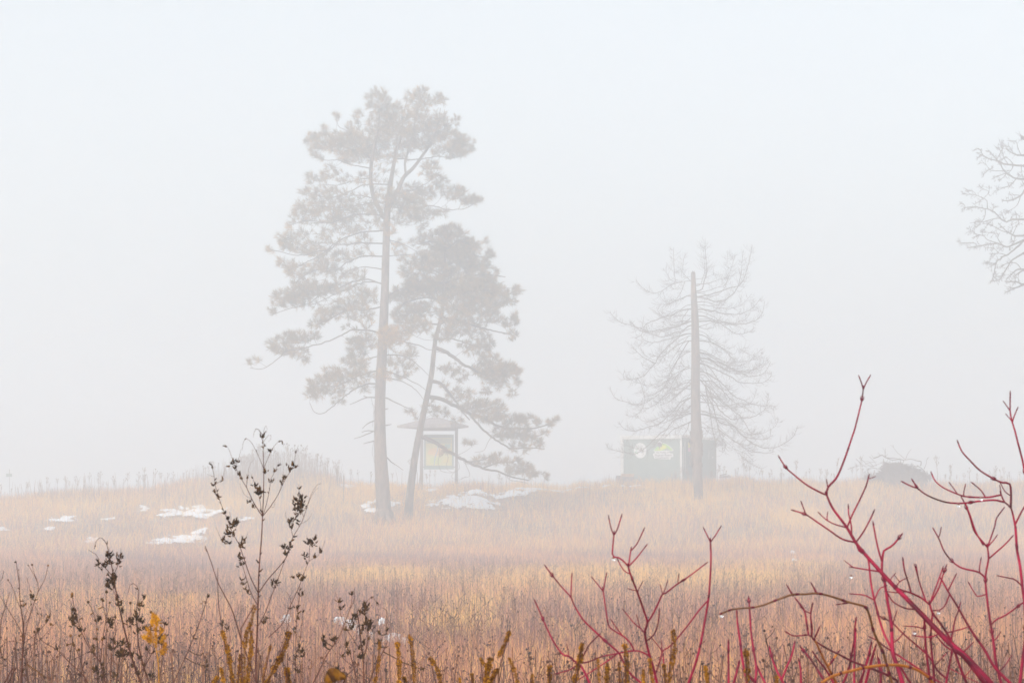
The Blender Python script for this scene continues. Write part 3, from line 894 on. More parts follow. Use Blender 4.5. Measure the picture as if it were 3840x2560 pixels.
def E(s, w0=7, w1=3, root=False, dens=0.0, tile='F2'):
    return (tile, s, w0, w1, root, dens)
prim = [
 E("490,1568 485,1450 492,1300 497,1150 500,1040 503,930 512,800 520,700 524,600 530,480 532,350 530,250 528,170 525,110 510,90", 13, 3, True, .35),
 E("500,1040 460,960 430,880 400,790 380,740 350,690 320,610 290,540 265,470 245,400 240,350 225,290 220,265", 6, 2, False, .7),
 E("462,1110 445,1030 430,960 405,870 385,830", 5, 3, False, .2),
 E("515,590 470,510 430,420 400,370 370,310 350,260 325,190 300,165", 6, 1.5, False, .25), E("432,410 433,340", 3, 2, False, .7), E("372,300 385,250 400,190", 2.5, 1, False, .3),
 E("512,590 508,500 495,440 480,405 460,340", 4, 1.5, False, .6), E("540,590 580,530 620,460 650,390 690,320 710,280 715,240 735,170", 5, 1.2, False, .3),
 E("540,600 556,500 566,440 575,370 600,320 620,270", 4, 1.5, False, .5), E("532,310 560,240 590,180 620,148 640,145 650,170", 3.5, 1.2, False, .5),
 E("530,300 500,230 480,190 460,155 430,130 412,150 405,200", 3.5, 1.2, False, .3), E("525,130 540,95 547,85", 3, 2, False, 1.0), E("528,150 515,110 505,80 490,72 475,95 470,125", 2.5, 1, False, .0),
 E("528,120 535,70 545,55 552,75 545,95", 2.2, 1, False, 0), E("533,150 555,115 572,108 575,130 560,150", 2.2, 1, False, 0), E("520,110 500,75 478,78 474,110", 2.2, 1, False, 0),
 E("507,1040 560,960 620,890 670,820 700,720 740,650 765,600 790,520 800,490 820,440 850,400 870,395", 7, 1.5, False, .25),
 E("505,1250 540,1170 570,1080 600,1000 640,890 665,820", 6, 3, False, .15), E("765,590 745,540 740,480 738,400", 3, 1.2, False, .9), E("700,700 690,640 720,590 712,470", 3, 1.2, False, .7),
 E("790,515 830,440 855,420", 2.5, 1, False, .2), E("560,1300 640,1220 690,1110 740,1000 770,920 800,850 840,830 870,790 893,730", 6, 1.5, False, .3),
 E("800,850 803,760 820,740 835,700", 4, 2, False, .9), E("795,760 785,700", 2, 1, False, .3), E("760,640 800,600 815,570", 2, 1, False, .2),
 E("720,1568 720,1400 725,1200 735,1130 745,1000", 5, 3, False, .5), E("570,1480 620,1390 670,1250 685,1170 690,1080 665,1030", 5, 2, False, .1), E("735,1400 750,1300 765,1100", 4, 2, False, .3),
 E("280,720 250,650", 2, 1), E("350,640 330,560", 2, 1, False, .1), E("350,690 400,600", 2, 1, False, .2), E("395,770 420,730 440,680", 2.5, 1, False, .6), E("240,360 200,340", 2, 1), E("265,400 290,370 305,300", 2.5, 1, False, .5),
 E("440,505 410,450 390,395", 2, 1), E("440,400 445,300 470,260", 1.8, .8), E("660,620 660,560", 2, 1), E("590,560 600,500", 2, 1), E("620,450 640,380 650,290", 1.8, .8, False, .2)]
pclus = [('F2', x, y, r, n) for (x, y, r, n) in [(225, 405, 6, 2), (250, 450, 7, 3), (265, 475, 7, 3), (290, 380, 6, 2), (345, 280, 12, 7), (375, 272, 14, 8), (360, 310, 7, 3), (390, 350, 9, 4), (400, 370, 7, 3), (440, 507, 9, 4),
 (470, 535, 6, 2), (475, 405, 9, 4), (500, 455, 16, 16), (500, 430, 12, 8), (548, 325, 12, 5), (598, 325, 8, 3), (660, 290, 5, 2), (704, 297, 14, 9), (692, 322, 12, 8), (650, 362, 12, 7), (640, 382, 10, 5), (530, 180, 8, 3), (520, 122, 12, 8),
 (575, 200, 8, 4), (560, 380, 6, 2), (585, 385, 6, 2), (318, 605, 10, 6), (340, 640, 24, 26), (365, 632, 18, 14), (325, 680, 14, 9), (345, 697, 14, 9), (300, 722, 14, 8), (320, 750, 9, 4), (400, 762, 14, 8), (412, 735, 12, 6), (380, 818, 14, 8),
 (402, 840, 12, 7), (402, 878, 14, 8), (398, 960, 10, 4), (405, 990, 9, 3), (425, 1015, 10, 4), (441, 1042, 8, 3), (742, 495, 26, 26), (762, 525, 22, 20), (725, 545, 22, 18), (745, 562, 18, 12), (715, 600, 14, 8), (690, 628, 14, 8), (695, 655, 12, 6),
 (655, 770, 16, 10), (690, 768, 16, 10), (665, 808, 14, 9), (592, 970, 14, 8), (608, 985, 10, 5), (580, 1000, 9, 4), (800, 738, 18, 12), (822, 752, 14, 9), (835, 718, 8, 4), (770, 820, 12, 7), (862, 800, 12, 7), (836, 832, 9, 4), (730, 942, 16, 9),
 (748, 962, 12, 6), (775, 950, 8, 4), (725, 1132, 12, 6), (735, 1190, 9, 4), (756, 1050, 7, 3), (760, 1390, 12, 6), (745, 1360, 10, 4), (725, 1420, 12, 5), (730, 1500, 12, 6), (535, 1220, 12, 6), (550, 1190, 7, 3), (765, 1410, 12, 5)]]
seedplant('tallest dry evening primrose, many brown seed capsules and curled thread tips, left of the pines', 'plant', 6.4, prim, (-1.55, 6.4), pclus)

prim2 = [
 ('F1', "1480,1567 1400,1350 1330,1100 1270,850 1210,560 1190,430 1165,300 1140,200 1120,110 1060,40 1010,80 990,160", 26, 5, True, .35),
 ('F1', "1200,450 1130,380 1080,330 1040,300 1020,230 930,170", 10, 4, False, .2), ('F1', "1215,440 1240,340 1265,250 1270,150", 9, 3, False, .3), ('F1', "1235,690 1180,580", 8, 5, False, .3),
 ('F1', "1510,1400 1460,1200 1440,1000 1425,850 1450,700 1455,600 1430,540 1390,520 1360,550 1350,620", 18, 4, True, .35), ('F1', "1440,1000 1470,800 1510,680", 9, 5, False, .3),
 ('F1', "1480,1480 1560,1330 1700,1050 1745,930", 12, 5, False, .5), ('F1', "1400,1350 1340,1250 1270,1280 1200,1210", 10, 5, False, .8), ('F1', "1150,220 1145,150", 5, 3)]
p2c = [('F1', x, y, r, n) for (x, y, r, n) in [(1140, 240, 30, 16), (1148, 300, 34, 18), (1078, 345, 28, 10), (1025, 312, 20, 7), (1265, 255, 26, 10), (1245, 300, 30, 12), (1165, 462, 30, 12), (1215, 460, 24, 8), (1160, 520, 34, 16), (1190, 545, 30, 12),
 (1130, 545, 22, 8), (1245, 720, 24, 9), (1255, 765, 18, 6), (1285, 818, 14, 5), (1370, 940, 40, 18), (1440, 890, 36, 14), (1480, 925, 24, 8), (1440, 1030, 30, 10), (1520, 1000, 40, 16), (1490, 740, 22, 8), (1512, 685, 16, 5), (1280, 1260, 44, 20),
 (1310, 1275, 34, 14), (1300, 1150, 30, 14), (1180, 1210, 34, 14), (1460, 1310, 20, 7), (1700, 1100, 34, 14), (1680, 1150, 24, 8), (1740, 950, 16, 6), (1550, 1225, 24, 8), (1400, 1280, 14, 5), (1230, 1160, 24, 9), (1330, 1180, 24, 9), (1590, 1500, 20, 7), (1450, 1470, 20, 7), (1530, 1390, 14, 4), (1380, 1390, 14, 4), (1250, 1290, 20, 8)]]
seedplant('dry evening primrose with a hooked tip among brown daisy heads, left of the tallest one', 'plant', 5.8, prim2, (-2.25, 5.9), p2c, crad=.0045)

def stalk(s, w0=14, w1=6, root=True, dens=0.1, tile='F1'):
    return (tile, s, w0, w1, root, dens)
cone1 = [stalk("1110,1567 1050,1350 960,1230 860,1040 800,850 765,700 755,640", 14, 6), stalk("800,860 770,780 725,690", 5, 4, False), stalk("1060,1350 1080,1100 1110,900 1080,750 1070,690", 12, 6, False, .2),
         stalk("1110,900 1140,800 1150,720", 8, 5, False), stalk("1050,1350 1020,1100 1005,910 960,780 925,715", 9, 5, False, .1), stalk("1000,1290 900,1080 830,900", 8, 5, False, .1),
         stalk("900,1567 850,1350 790,1190 740,1070", 11, 5), stalk("1160,1567 1170,1300 1215,1000 1180,860", 11, 5, True, .2), stalk("1110,1100 1140,980 1170,940", 7, 4, False, .5),
         stalk("1370,1200 1330,900 1320,820", 7, 4, False, .1), stalk("1270,1567 1290,1300 1370,1000 1372,725", 8, 5), stalk("1120,1400 1118,1000 1118,610", 6, 5, True, 0), stalk("1480,1567 1560,1200 1585,980 1610,830 1585,822", 9, 5, True, .1)]
heads1 = [('F1', x, y, r) for (x, y, r) in [(758, 632, 15), (756, 655, 16), (925, 716, 14), (1068, 686, 14), (1082, 702, 13), (1152, 722, 12), (1370, 726, 15), (1586, 822, 14), (1118, 610, 16), (1002, 910, 12), (1020, 1002, 12), (742, 1070, 15), (832, 1070, 13),
 (705, 1166, 14), (1038, 786, 8), (956, 846, 8), (860, 886, 8), (1583, 978, 13), (1300, 943, 11), (776, 1168, 15), (828, 1216, 15), (1073, 1110, 14), (1015, 1105, 14), (985, 1100, 12), (1690, 1018, 9)]]
c1c = [('F1', x, y, r, n) for (x, y, r, n) in [(765, 810, 16, 6), (790, 865, 30, 12), (770, 920, 34, 14), (730, 905, 14, 5), (780, 960, 30, 10), (850, 1020, 24, 8), (1050, 900, 30, 9), (1165, 915, 34, 12), (1170, 980, 30, 12), (1215, 880, 14, 4), (970, 1250, 26, 8),
 (985, 1190, 16, 5), (1065, 1385, 16, 5), (1000, 1435, 26, 12), (1050, 1495, 30, 12), (1205, 1500, 18, 6), (1090, 1100, 14, 4), (1180, 1130, 20, 7)]]
seedplant('tangle of dry coneflower stalks with round brown heads, left of the amber sprig', 'plant', 5.4, cone1, (-2.3, 5.5), c1c, headm='head_brown', heads=heads1, name='coneflower', crad=.0042, branchname='side_stalk')

thin = [stalk("225,1567 235,1300 240,1150 245,960 230,850 210,700 205,550 190,440 170,300", 20, 6), stalk("205,800 150,620 110,520 82,487", 7, 5, False, 0), stalk("206,560 202,450 196,375", 5, 3, False, 0),
        stalk("245,1180 262,1080 290,950 340,780 400,610 450,520 480,450 505,335", 9, 5, False, .02), stalk("400,610 395,510 360,420 340,330", 7, 4, False, 0), stalk("395,500 350,420 297,330", 6, 4, False, 0),
        stalk("225,1090 180,960 100,820 40,720 0,650", 9, 5, False, 0), stalk("250,1100 255,900 290,800 325,740", 7, 4, False, .1), stalk("232,1170 400,1030 520,890 530,800", 8, 5, False, .2), stalk("245,1250 410,1120 500,1030 590,930", 7, 4, False, 0),
        stalk("220,1170 150,1130 60,1140 0,1190", 6, 4, False, .05), stalk("245,1420 330,1280 400,960 415,880 370,760", 7, 4, False, .1), stalk("245,950 300,900 335,740", 5, 3, False, .1), stalk("310,680 310,560 275,450", 4, 3, False, 0), stalk("410,880 440,860 425,780", 4, 3, False, 0)]
hd2 = [('F1', x, y, r) for (x, y, r) in [(167, 295, 9), (155, 300, 7), (336, 325, 11), (296, 332, 7), (504, 333, 10), (83, 486, 9), (196, 378, 6), (329, 740, 9), (532, 950, 14), (398, 1015, 16), (362, 1030, 14), (424, 782, 7), (440, 860, 7), (505, 868, 9), (212, 1318, 10), (330, 610, 6), (212, 1112, 8), (218, 1075, 8), (255, 1080, 8), (262, 745, 8), (242, 705, 7), (463, 1495, 9)]]
cc2 = [('F1', x, y, r, n) for (x, y, r, n) in [(325, 660, 26, 12), (345, 685, 24, 8), (262, 750, 12, 4), (485, 920, 22, 8), (510, 880, 12, 4), (240, 1390, 14, 4), (250, 1450, 12, 3), (30, 1305, 10, 3), (275, 1265, 12, 3)]]
seedplant('thin wiry dead aster with small dark heads, leftmost tall stalk', 'plant', 6.0, thin, (-3.0, 6.1), cc2, headm='head_brown', heads=hd2, name='dead_aster', crad=.0032, branchname='side_stalk')
seedplant('thin straight reddish stem leaning right at the left edge', 'plant', 5.0, [stalk("-10,1300 0,1050 15,900 60,760 100,615", 14, 5, True, 0), stalk("-20,500 20,480 38,385", 6, 5, False, 0)], (-2.65, 5.0), [], name='dry_stem_plant', branchname='side_stalk')
seedplant('pair of cut brown stalks in the bottom left corner', 'plant', 4.4, [stalk("50,1567 110,1450 140,1410", 18, 14, True, 0), stalk("90,1567 130,1470 172,1402", 16, 12, True, 0)], (-2.2, 4.4), [], name='dry_stem_plant', branchname='side_stalk')
seedplant('long bent brown stalk slanting left beside the coneflower tangle', 'plant', 5.6, [stalk("920,1567 870,1480 740,1360 600,1220 480,1150 420,1100 400,1020", 13, 6, True, .05), stalk("700,1300 640,1240 560,1330", 6, 4, False, 0)], (-2.1, 5.6), [('F1', 590, 1215, 14, 6), ('F1', 400, 1016, 14, 6)], name='dry_stem_plant', branchname='side_stalk', crad=.004)
seedplant('two bare reddish canes leaning left beside the tallest primrose', 'plant', 5.9,
          [E("395,1300 350,1150 300,1050 260,970 220,850 190,770 187,762", 8, 4, True, 0), E("195,800 183,770", 3, 2), E("290,1260 268,1120 262,1000 262,890", 6, 3, True, 0), E("0,1568 60,1440 120,1300 165,1180 200,1065", 6, 4, True, 0), E("120,1300 85,1245", 3, 2)], (-1.85, 5.9),
          [('F2', 200, 1067, 9, 4), ('F2', 182, 1100, 9, 4), ('F2', 120, 1302, 7, 3), ('F2', 190, 1470, 12, 5), ('F2', 165, 1405, 8, 3), ('F2', 292, 1222, 12, 5), ('F2', 320, 1250, 8, 3)], name='dry_stem_plant', crad=.0042)
seedplant('dark dry primrose stems low behind the amber plumes, in front of the near snow', 'plant', 5.6,
          [('F3', "485,1070 475,800 450,600 430,400 410,260", 20, 12, True, .4), ('F3', "480,790 520,640 530,450 490,280 500,180 560,120 610,140 630,210", 14, 4, False, .5), ('F3', "540,1070 600,900 700,700 740,600 735,450 740,300 720,240 690,225", 14, 5, True, .1),
           ('F3', "410,1070 370,880 320,700 290,640", 14, 7, True, .1), ('F3', "-10,930 80,740 200,570 260,430 330,240 355,100 345,75", 13, 6, True, .05), ('F3', "330,240 380,130 375,0", 9, 4, False, .05), ('F3', "260,430 220,270 200,150 165,50", 8, 4, False, .05),
           ('F3', "440,730 360,570 262,420", 9, 7, False, .05), ('F3', "290,980 370,900 430,830", 10, 7, True, .1), ('F3', "360,870 270,800 205,720", 8, 5, False, .1), ('F3', "290,640 280,560", 5, 3, False, 0)], (-1.0, 5.7),
          [('F3', x, y, r, n) for (x, y, r, n) in [(342, 80, 16, 7), (213, 168, 18, 8), (240, 240, 16, 6), (500, 218, 30, 16), (500, 250, 24, 10), (460, 290, 22, 9), (385, 330, 22, 10), (350, 390, 30, 10), (345, 455, 16, 5), (515, 390, 40, 20), (535, 420, 34, 14), (555, 460, 26, 10),
                                              (470, 470, 30, 10), (475, 630, 20, 8), (300, 648, 26, 12), (325, 732, 24, 10), (150, 590, 26, 14), (650, 520, 14, 5), (735, 480, 12, 4), (440, 775, 30, 12), (430, 690, 18, 6), (45, 645, 22, 8), (35, 570, 20, 6), (30, 600, 16, 5), (640, 620, 28, 10),
                                              (185, 912, 16, 6), (235, 965, 26, 8), (1140, 915, 18, 6), (240, 765, 14, 4), (280, 470, 10, 3)]], crad=.0042)

# ------------------------------------------------------------------ amber plumes (dried goldenrod)
PL = [('F3', "660,600 640,880 600,1075", 50), ('F3', "850,615 872,800 870,1075", 66), ('F3', "985,520 1020,700 1035,900 1042,1075", 58), ('F3', "1210,775 1290,900 1335,1075", 66),
      ('F3', "2092,480 2030,640 1965,780", 62), ('F3', "1770,780 1810,860", 50), ('F3', "1885,780 1850,900 1830,1075", 90), ('F3', "2085,780 2130,880 2185,1075", 56),
      ('F3', "1670,960 1690,1075", 46), ('F3', "925,990 950,1075", 56), ('F3', "1540,1000 1545,1075", 36), ('F3', "1960,900 1900,1000 1860,1075", 66), ('F3', "2340,960 2340,1075", 40),
      ('F4', "672,1210 652,1350 600,1575", 60), ('F4', "1050,1220 1072,1400 1060,1575", 56), ('F4', "1480,1090 1500,1250 1470,1400 1440,1575", 56), ('F4', "380,1415 380,1575", 54),
      ('F4', "812,1350 830,1575", 34), ('F4', "897,1390 890,1575", 50), ('F4', "1000,1375 1010,1575", 36), ('F4', "1217,1450 1222,1575", 42), ('F4', "1272,1350 1300,1575", 44), ('F4', "1770,1420 1792,1575", 50), ('F4', "1400,1400 1420,1575", 40),
      ('F5', "490,1110 512,1300 510,1546", 78), ('F5', "880,1450 882,1566", 66), ('F5', "-5,1340 10,1566", 46),
      ('F2', "478,1110 455,1220 425,1300 405,1578", 34), ('F2', "285,1260 320,1370 352,1578", 36), ('F2', "682,1270 650,1380 590,1490 545,1578", 40), ('F2', "575,1340 545,1450 520,1578", 20),
      ('F2', "280,1480 300,1578", 28), ('F2', "665,1480 680,1578", 40), ('F2', "460,1260 455,1400 430,1578", 34), ('F2', "230,1578 262,1530", 34), ('F2', "395,1400 380,1578", 30)]
POS = ['left of the thin upright trio', 'second plume right of the dark primrose stems', 'slender tallest of the plumes left of the centre']
plume_labels = {}
def plume(tile, s, w, k):
    Y = 3.4 + 0.4 * rng.rand()
    p2 = parse(tile, s)[::-1]
    sm = spline(p2, 14)
    Yd = Y + (rng.rand() - .5) * .12 * np.linspace(0, 1, 14)
    ax = np.array([P(a[0], a[1], yy) for a, yy in zip(sm, Yd)])
    wr = 0.5 * w / TILES[tile][2] * px_at(Y)
    foot = np.array([ax[0][0] + rng.randn() * .05, ax[0][1] + rng.randn() * .05, 0])
    foot[2] = float(ground(foot[0], foot[1])) - .02
    x_ = sm[:, 0].mean(); hgt = sm[-1, 1]
    e = empty('goldenrod', (foot[0], foot[1], foot[2] + .02), None, 'plant', 'amber goldenrod plumes along the bottom')
    a = Acc()
    d0 = unit(ax[0] - ax[3])
    stem = spline([foot, foot + (ax[0] - foot) * .5 + rng.randn(3) * [.03, .03, 0], ax[0] + d0 * 0.0, ax[7], ax[-1]], 22)
    a.tube(stem, np.linspace(.0028, .0008, 22), 5)
    a.build('stem', M['dry_stem'], e, smooth=True)
    f = Acc()
    L = np.linalg.norm(np.diff(ax, axis=0), axis=1).sum()
    n = int(L * wr * 2200000) + 200
    n = min(n, 2600)
    for q in range(n):
        t = rng.rand() ** 0.9
        j = t * 13; i = min(int(j), 12)
        c = ax[i] + (ax[i + 1] - ax[i]) * (j - i)
        tn = unit(ax[i + 1] - ax[i])
        prof = wr * (0.80 + 0.30 * math.sin(19 * t + k * 1.9) * math.sin(7 * t + k)) * min(1, (1 - t) * 9 + .62)
        sd_ = unit(np.cross(tn, rng.randn(3)))
        b0 = c + sd_ * prof * rng.rand() ** .5 * 0.62
        dr = unit(sd_ + tn * (0.3 + .7 * rng.rand()) + rng.randn(3) * .45)
        ln = prof * (0.35 + 0.5 * rng.rand())
        cc = np.clip(-0.12 + 0.7 * rng.rand() + 0.35 * (np.linalg.norm(b0 - c) / max(wr, 1e-5)) - .15, 0, 1)  # core shading put into the tint: inner florets darker, outer ones lighter
        s2 = unit(np.cross(dr, rng.randn(3))) * ln * 0.42
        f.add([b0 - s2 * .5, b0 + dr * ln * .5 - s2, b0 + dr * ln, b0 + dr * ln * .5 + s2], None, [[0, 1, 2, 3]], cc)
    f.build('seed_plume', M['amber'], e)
    return e, x_, hgt, w / TILES[tile][2]

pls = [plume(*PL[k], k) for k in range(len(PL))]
order = sorted(range(len(pls)), key=lambda i: pls[i][1])
marks = [(560, 'left of the tallest primrose stem'), (1000, 'at the foot of the tallest primrose'), (1210, 'right of the tallest primrose stem'), (1620, 'between the dark primrose stems and picture centre'),
         (1900, 'just left of the first red dogwood'), (2250, 'under the left branches of the centre dogwood'), (2560, 'under the right branches of the centre dogwood'), (4000, 'among the low dogwood shoots to the right')]
zones = {}
for i in order:
    for lim, txt in marks:
        if pls[i][1] < lim:
            zones.setdefault(txt, []).append(i); break
ords = ['leftmost', 'second from left', 'third from left', 'fourth from left', 'fifth from left', 'sixth from left', 'seventh from left', 'eighth from left', 'ninth from left', 'tenth from left']
for txt, ids in zones.items():
    for r_, i in enumerate(ids):
        e, x_, h_, w_ = pls[i]
        look = 'fat' if w_ > 24 else 'slim' if w_ < 19 else 'fuzzy'
        e['label'] = (('%s amber seed plume ' % look) + txt + (', ' + ords[r_] if len(ids) > 1 else ''))

# bright amber sprig and a withered leaf
def sprig():
    Y = 4.2
    foot = (-1.76, 4.2)
    e = empty('goldenrod', (foot[0], foot[1], float(ground(*foot))), 'bright orange feathery sprig beside the hooked primrose, lower left', 'plant')
    S = Strokes(Y, .1)
    S.add('F1', "1670,1580 1660,1350 1640,1200 1640,950 1620,850", 12, 5, root=True, bend=0)
    for s in ["1640,1200 1590,1130 1520,1090", "1640,1150 1580,1060 1550,1000", "1645,1100 1700,1020 1690,1000", "1655,1250 1720,1200 1730,1160", "1640,1050 1600,960 1600,860", "1645,1000 1660,920 1640,870", "1650,1200 1700,1130 1720,1080", "1665,1300 1700,1260 1735,1230", "1640,1120 1575,1100 1500,1080"]:
        S.add('F1', s, 8, 4, bend=(rng.rand() - .5) * .08)
    S.to_ground(S.items[0], foot)
    a = Acc(); f = Acc()
    for it in S.items:
        a.tube(it['p3'], it['rad'], 4)
        n0 = it.get('ng', 0)
        pts = it['p3'][n0:]
        big = n0 > 0
        for q in range(100 if not big else 160):
            j = rng.randint(len(pts) // 3 if not big else len(pts) // 2, len(pts) - 1)
            tn = unit(pts[j + 1] - pts[j])
            d = unit(tn * .9 + rng.randn(3) * .6)
            ln = .003 + .006 * rng.rand()
            s2 = unit(np.cross(d, rng.randn(3))) * ln * .16
            b0 = pts[j] + (pts[j + 1] - pts[j]) * rng.rand()
            f.add([b0, b0 + d * ln * .5 - s2, b0 + d * ln, b0 + d * ln * .5 + s2], None, [[0, 1, 2, 3]], .25 + .5 * rng.rand())
    a.build('stem', M['amber'], e); f.build('seed_plume', M['amber'], e)
sprig()

def leaf():
    foot = (-.5, 3.4)
    e = empty('withered_plant', (foot[0], foot[1], float(ground(*foot))), 'withered brown curled leaf at the bottom edge left of the amber plumes', 'leaf')
    c = P(*T('F3', 60, 1070), 3.4); d = P(*T('F3', 290, 985), 3.36)
    a = Acc()
    n = 12
    up = unit(np.cross(d - c, [0, 1, 0])) * -1
    if up[2] < 0: up = -up
    rows = []
    for i in range(n):
        t = i / (n - 1)
        m = c + (d - c) * t + up * 0.008 * math.sin(t * math.pi)
        w = 0.0095 * math.sin(math.pi * min(1, .12 + t * .85)) ** .7 + .001
        rows += [m + up * w * .35 + np.array([0, -.010, 0]) * math.sin(t * 9) , m + up * w, m - up * w * .9 + np.array([0, -.012, 0])]
    q = [[3 * i + a_, 3 * i + a_ + 1, 3 * i + a_ + 4, 3 * i + a_ + 3] for i in range(n - 1) for a_ in (0, 1)]
    q += [[3 * i + 2, 3 * i + 0, 3 * i + 3, 3 * i + 5] for i in range(n - 1)]
    a.add(rows, None, q, .12)
    a.build('leaf_blade', M['amber'], e, smooth=True)
    s = Acc()
    f0 = np.array([foot[0], foot[1], float(ground(*foot)) - .02])
    s.tube(spline([f0, (f0 + c) / 2 + [0.02, 0, 0], c - [0, 0, .03], c + (d - c) * .3, d], 16), np.linspace(.003, .0012, 16), 5)
    s.build('stem', M['dry_stem'], e)
leaf()

# ------------------------------------------------------------------ trees
class Tree:
    def __init__(self, Y):
        self.Y = Y
        self.pos, self.par, self.plen, self.rad, self.limb = [], [], [], [], []
        self.chains = []      # (pts, rad0, rad1, limb id, parent node)
    def add_nodes(self, pts, parent, limb, rads):
        ids = []
        pl = self.plen[parent] if parent >= 0 else 0.0
        prev = parent
        pp = self.pos[parent] if parent >= 0 else pts[0]
        for p, r in zip(pts, rads):
            pl += float(np.linalg.norm(p - pp)); pp = p
            self.pos.append(p); self.par.append(prev); self.plen.append(pl if limb else pl * 0.15); self.rad.append(r); self.limb.append(limb)
            prev = len(self.pos) - 1
            ids.append(prev)
        return ids
    def trunk(self, tile, s, widths, depth=0.0, sides=12, limb=0):
        p2 = parse(tile, s)
        n = 40
        sm = spline(p2, n)
        k = np.linspace(0, len(widths) - 1, n)
        w = np.interp(k, range(len(widths)), widths) / TILES[tile][2] * px_at(self.Y) * 0.5
        if self.pos and limb == 0:
            pass
        dd = depth if np.ndim(depth) else np.linspace(0, depth, n)
        pts = np.array([P(a[0], a[1], self.Y + d) for a, d in zip(sm, dd)])
        self.add_nodes(list(pts), -1, limb, list(w))
        self.chains.append((pts, w, limb, sides))
        return pts, w
    def limbs(self, tile, strokes, w0, w1, spread=0.6, maxd=2.2, attach=True, lid0=1, length_w=True):
        lid = max([l for l in self.limb] + [0]) + 1
        for s in strokes:
            p2 = parse(tile, s)
            L2 = np.linalg.norm(np.diff(p2, axis=0), axis=1).sum()
            n = int(np.clip(L2 / 9, 5, 40))
            sm = spline(p2, n)
            A = np.array(self.pos)
            # project nodes back into photo pixels (exact)
            cz = A[:, 2] - CAM_Z
            fwd = A[:, 1] * math.cos(PITCH) + cz * math.sin(PITCH)
            upv = -A[:, 1] * math.sin(PITCH) + cz * math.cos(PITCH)
            qx = 1920 + FPX * A[:, 0] / fwd; qy = 1280 - FPX * upv / fwd
            j = int(np.hypot(qx - sm[0, 0], qy - sm[0, 1]).argmin())
            t = np.linspace(0, 1, n)
            if np.hypot(qx[j] - sm[0, 0], qy[j] - sm[0, 1]) < 60:
                sm = sm + (np.array([qx[j], qy[j]]) - sm[0]) * ((1 - t[:, None]) ** 3)
            L = L2 * px_at(self.Y)
            d1 = np.clip((rng.rand() - 0.5) * 2 * spread * L, -maxd * K, maxd * K)
            amp = 0.9 + 0.012 * L2
            wob = np.cumsum(rng.randn(n, 2), axis=0); wob -= wob[0] + (wob[-1] - wob[0]) * t[:, None]
            sm = sm + wob * amp * 0.42 * np.sin(math.pi * np.clip(t * 1.1, 0, 1))[:, None]
            pts = np.array([P(a[0], a[1], A[j, 1] + d1 * tt) for a, tt in zip(sm, t)])
            sc = (0.45 + 0.55 * min(1, L / 3.0 / K)) if length_w else 1
            w = (w0 + (w1 - w0) * t ** 0.8) * sc / TILES[tile][2] * px_at(self.Y) * 0.5
            w = np.minimum(w, max(self.rad[j], .01) * 0.9) if attach else w
            li = lid if self.limb[j] == 0 else self.limb[j]
            if li == lid: lid += 1
            self.add_nodes(list(pts[1:]), j, li, list(w[1:]))
            self.chains.append((pts, w, li, 6))
    def twigs(self, targets, wpath=0.35, r0=0.012, r1=0.006, sag=0.12, jit=0.05, nseg=4, maxlen=3.0):
        """join each target to the nearest limb by a curved twig; returns end directions"""
        A = np.zeros((len(self.pos) + len(targets) * nseg, 3)); PLn = np.zeros(len(A)); LM = np.zeros(len(A), int)
        m = len(self.pos)
        A[:m] = self.pos; PLn[:m] = self.plen; LM[:m] = self.limb
        tl = np.array(targets)
        d0 = np.array([np.linalg.norm(A[:m] - p, axis=1).min() for p in tl])
        dirs = [None] * len(tl)
        for i in np.argsort(d0):
            p = tl[i]
            v = p - A[:m]
            dist = np.linalg.norm(v, axis=1)
            cost = dist + wpath * PLn[:m] + np.where(v[:, 2] < -0.3, 0.35 * np.abs(v[:, 2]), 0) + np.where(LM[:m] == 0, 0.4, 0)
            j = int(cost.argmin())
            a = A[j]; L = dist[j]
            t = np.linspace(0, 1, nseg + 1)[:, None]
            up = np.array([0, 0, 1.0])
            ctrl = (a + p) / 2 - up * L * sag + rng.randn(3) * L * jit
            pts = (1 - t) ** 2 * a + 2 * t * (1 - t) * ctrl + t ** 2 * p
            dirs[i] = unit(pts[-1] - pts[-2])
            rr = np.linspace(r0, r1, nseg + 1) * K * min(1.0, 0.6 + L * .4)
            self.chains.append((pts, rr, LM[j] if LM[j] else -1, 3))
            ids = list(range(m, m + nseg))
            A[ids] = pts[1:]
            PLn[ids] = PLn[j] + np.linspace(L / nseg, L, nseg); LM[ids] = LM[j] if LM[j] else -1
            m += nseg
        return dirs
    def build(self, e, bark, twigm, names=('trunk', 'limb')):
        tr = Acc(); lim = {}
        for (pts, w, li, sides) in self.chains:
            if li == 0: tr.tube(pts, w, sides)
            else:
                lim.setdefault(li, Acc()).tube(pts, w, sides)
        tr.build(names[0], M[bark], e, smooth=True)
        items = sorted(lim.items(), key=lambda kv: -kv[1].n)
        rest = Acc()
        for k, (li, a) in enumerate(items):
            a.build(names[1], M[twigm], e, smooth=True)

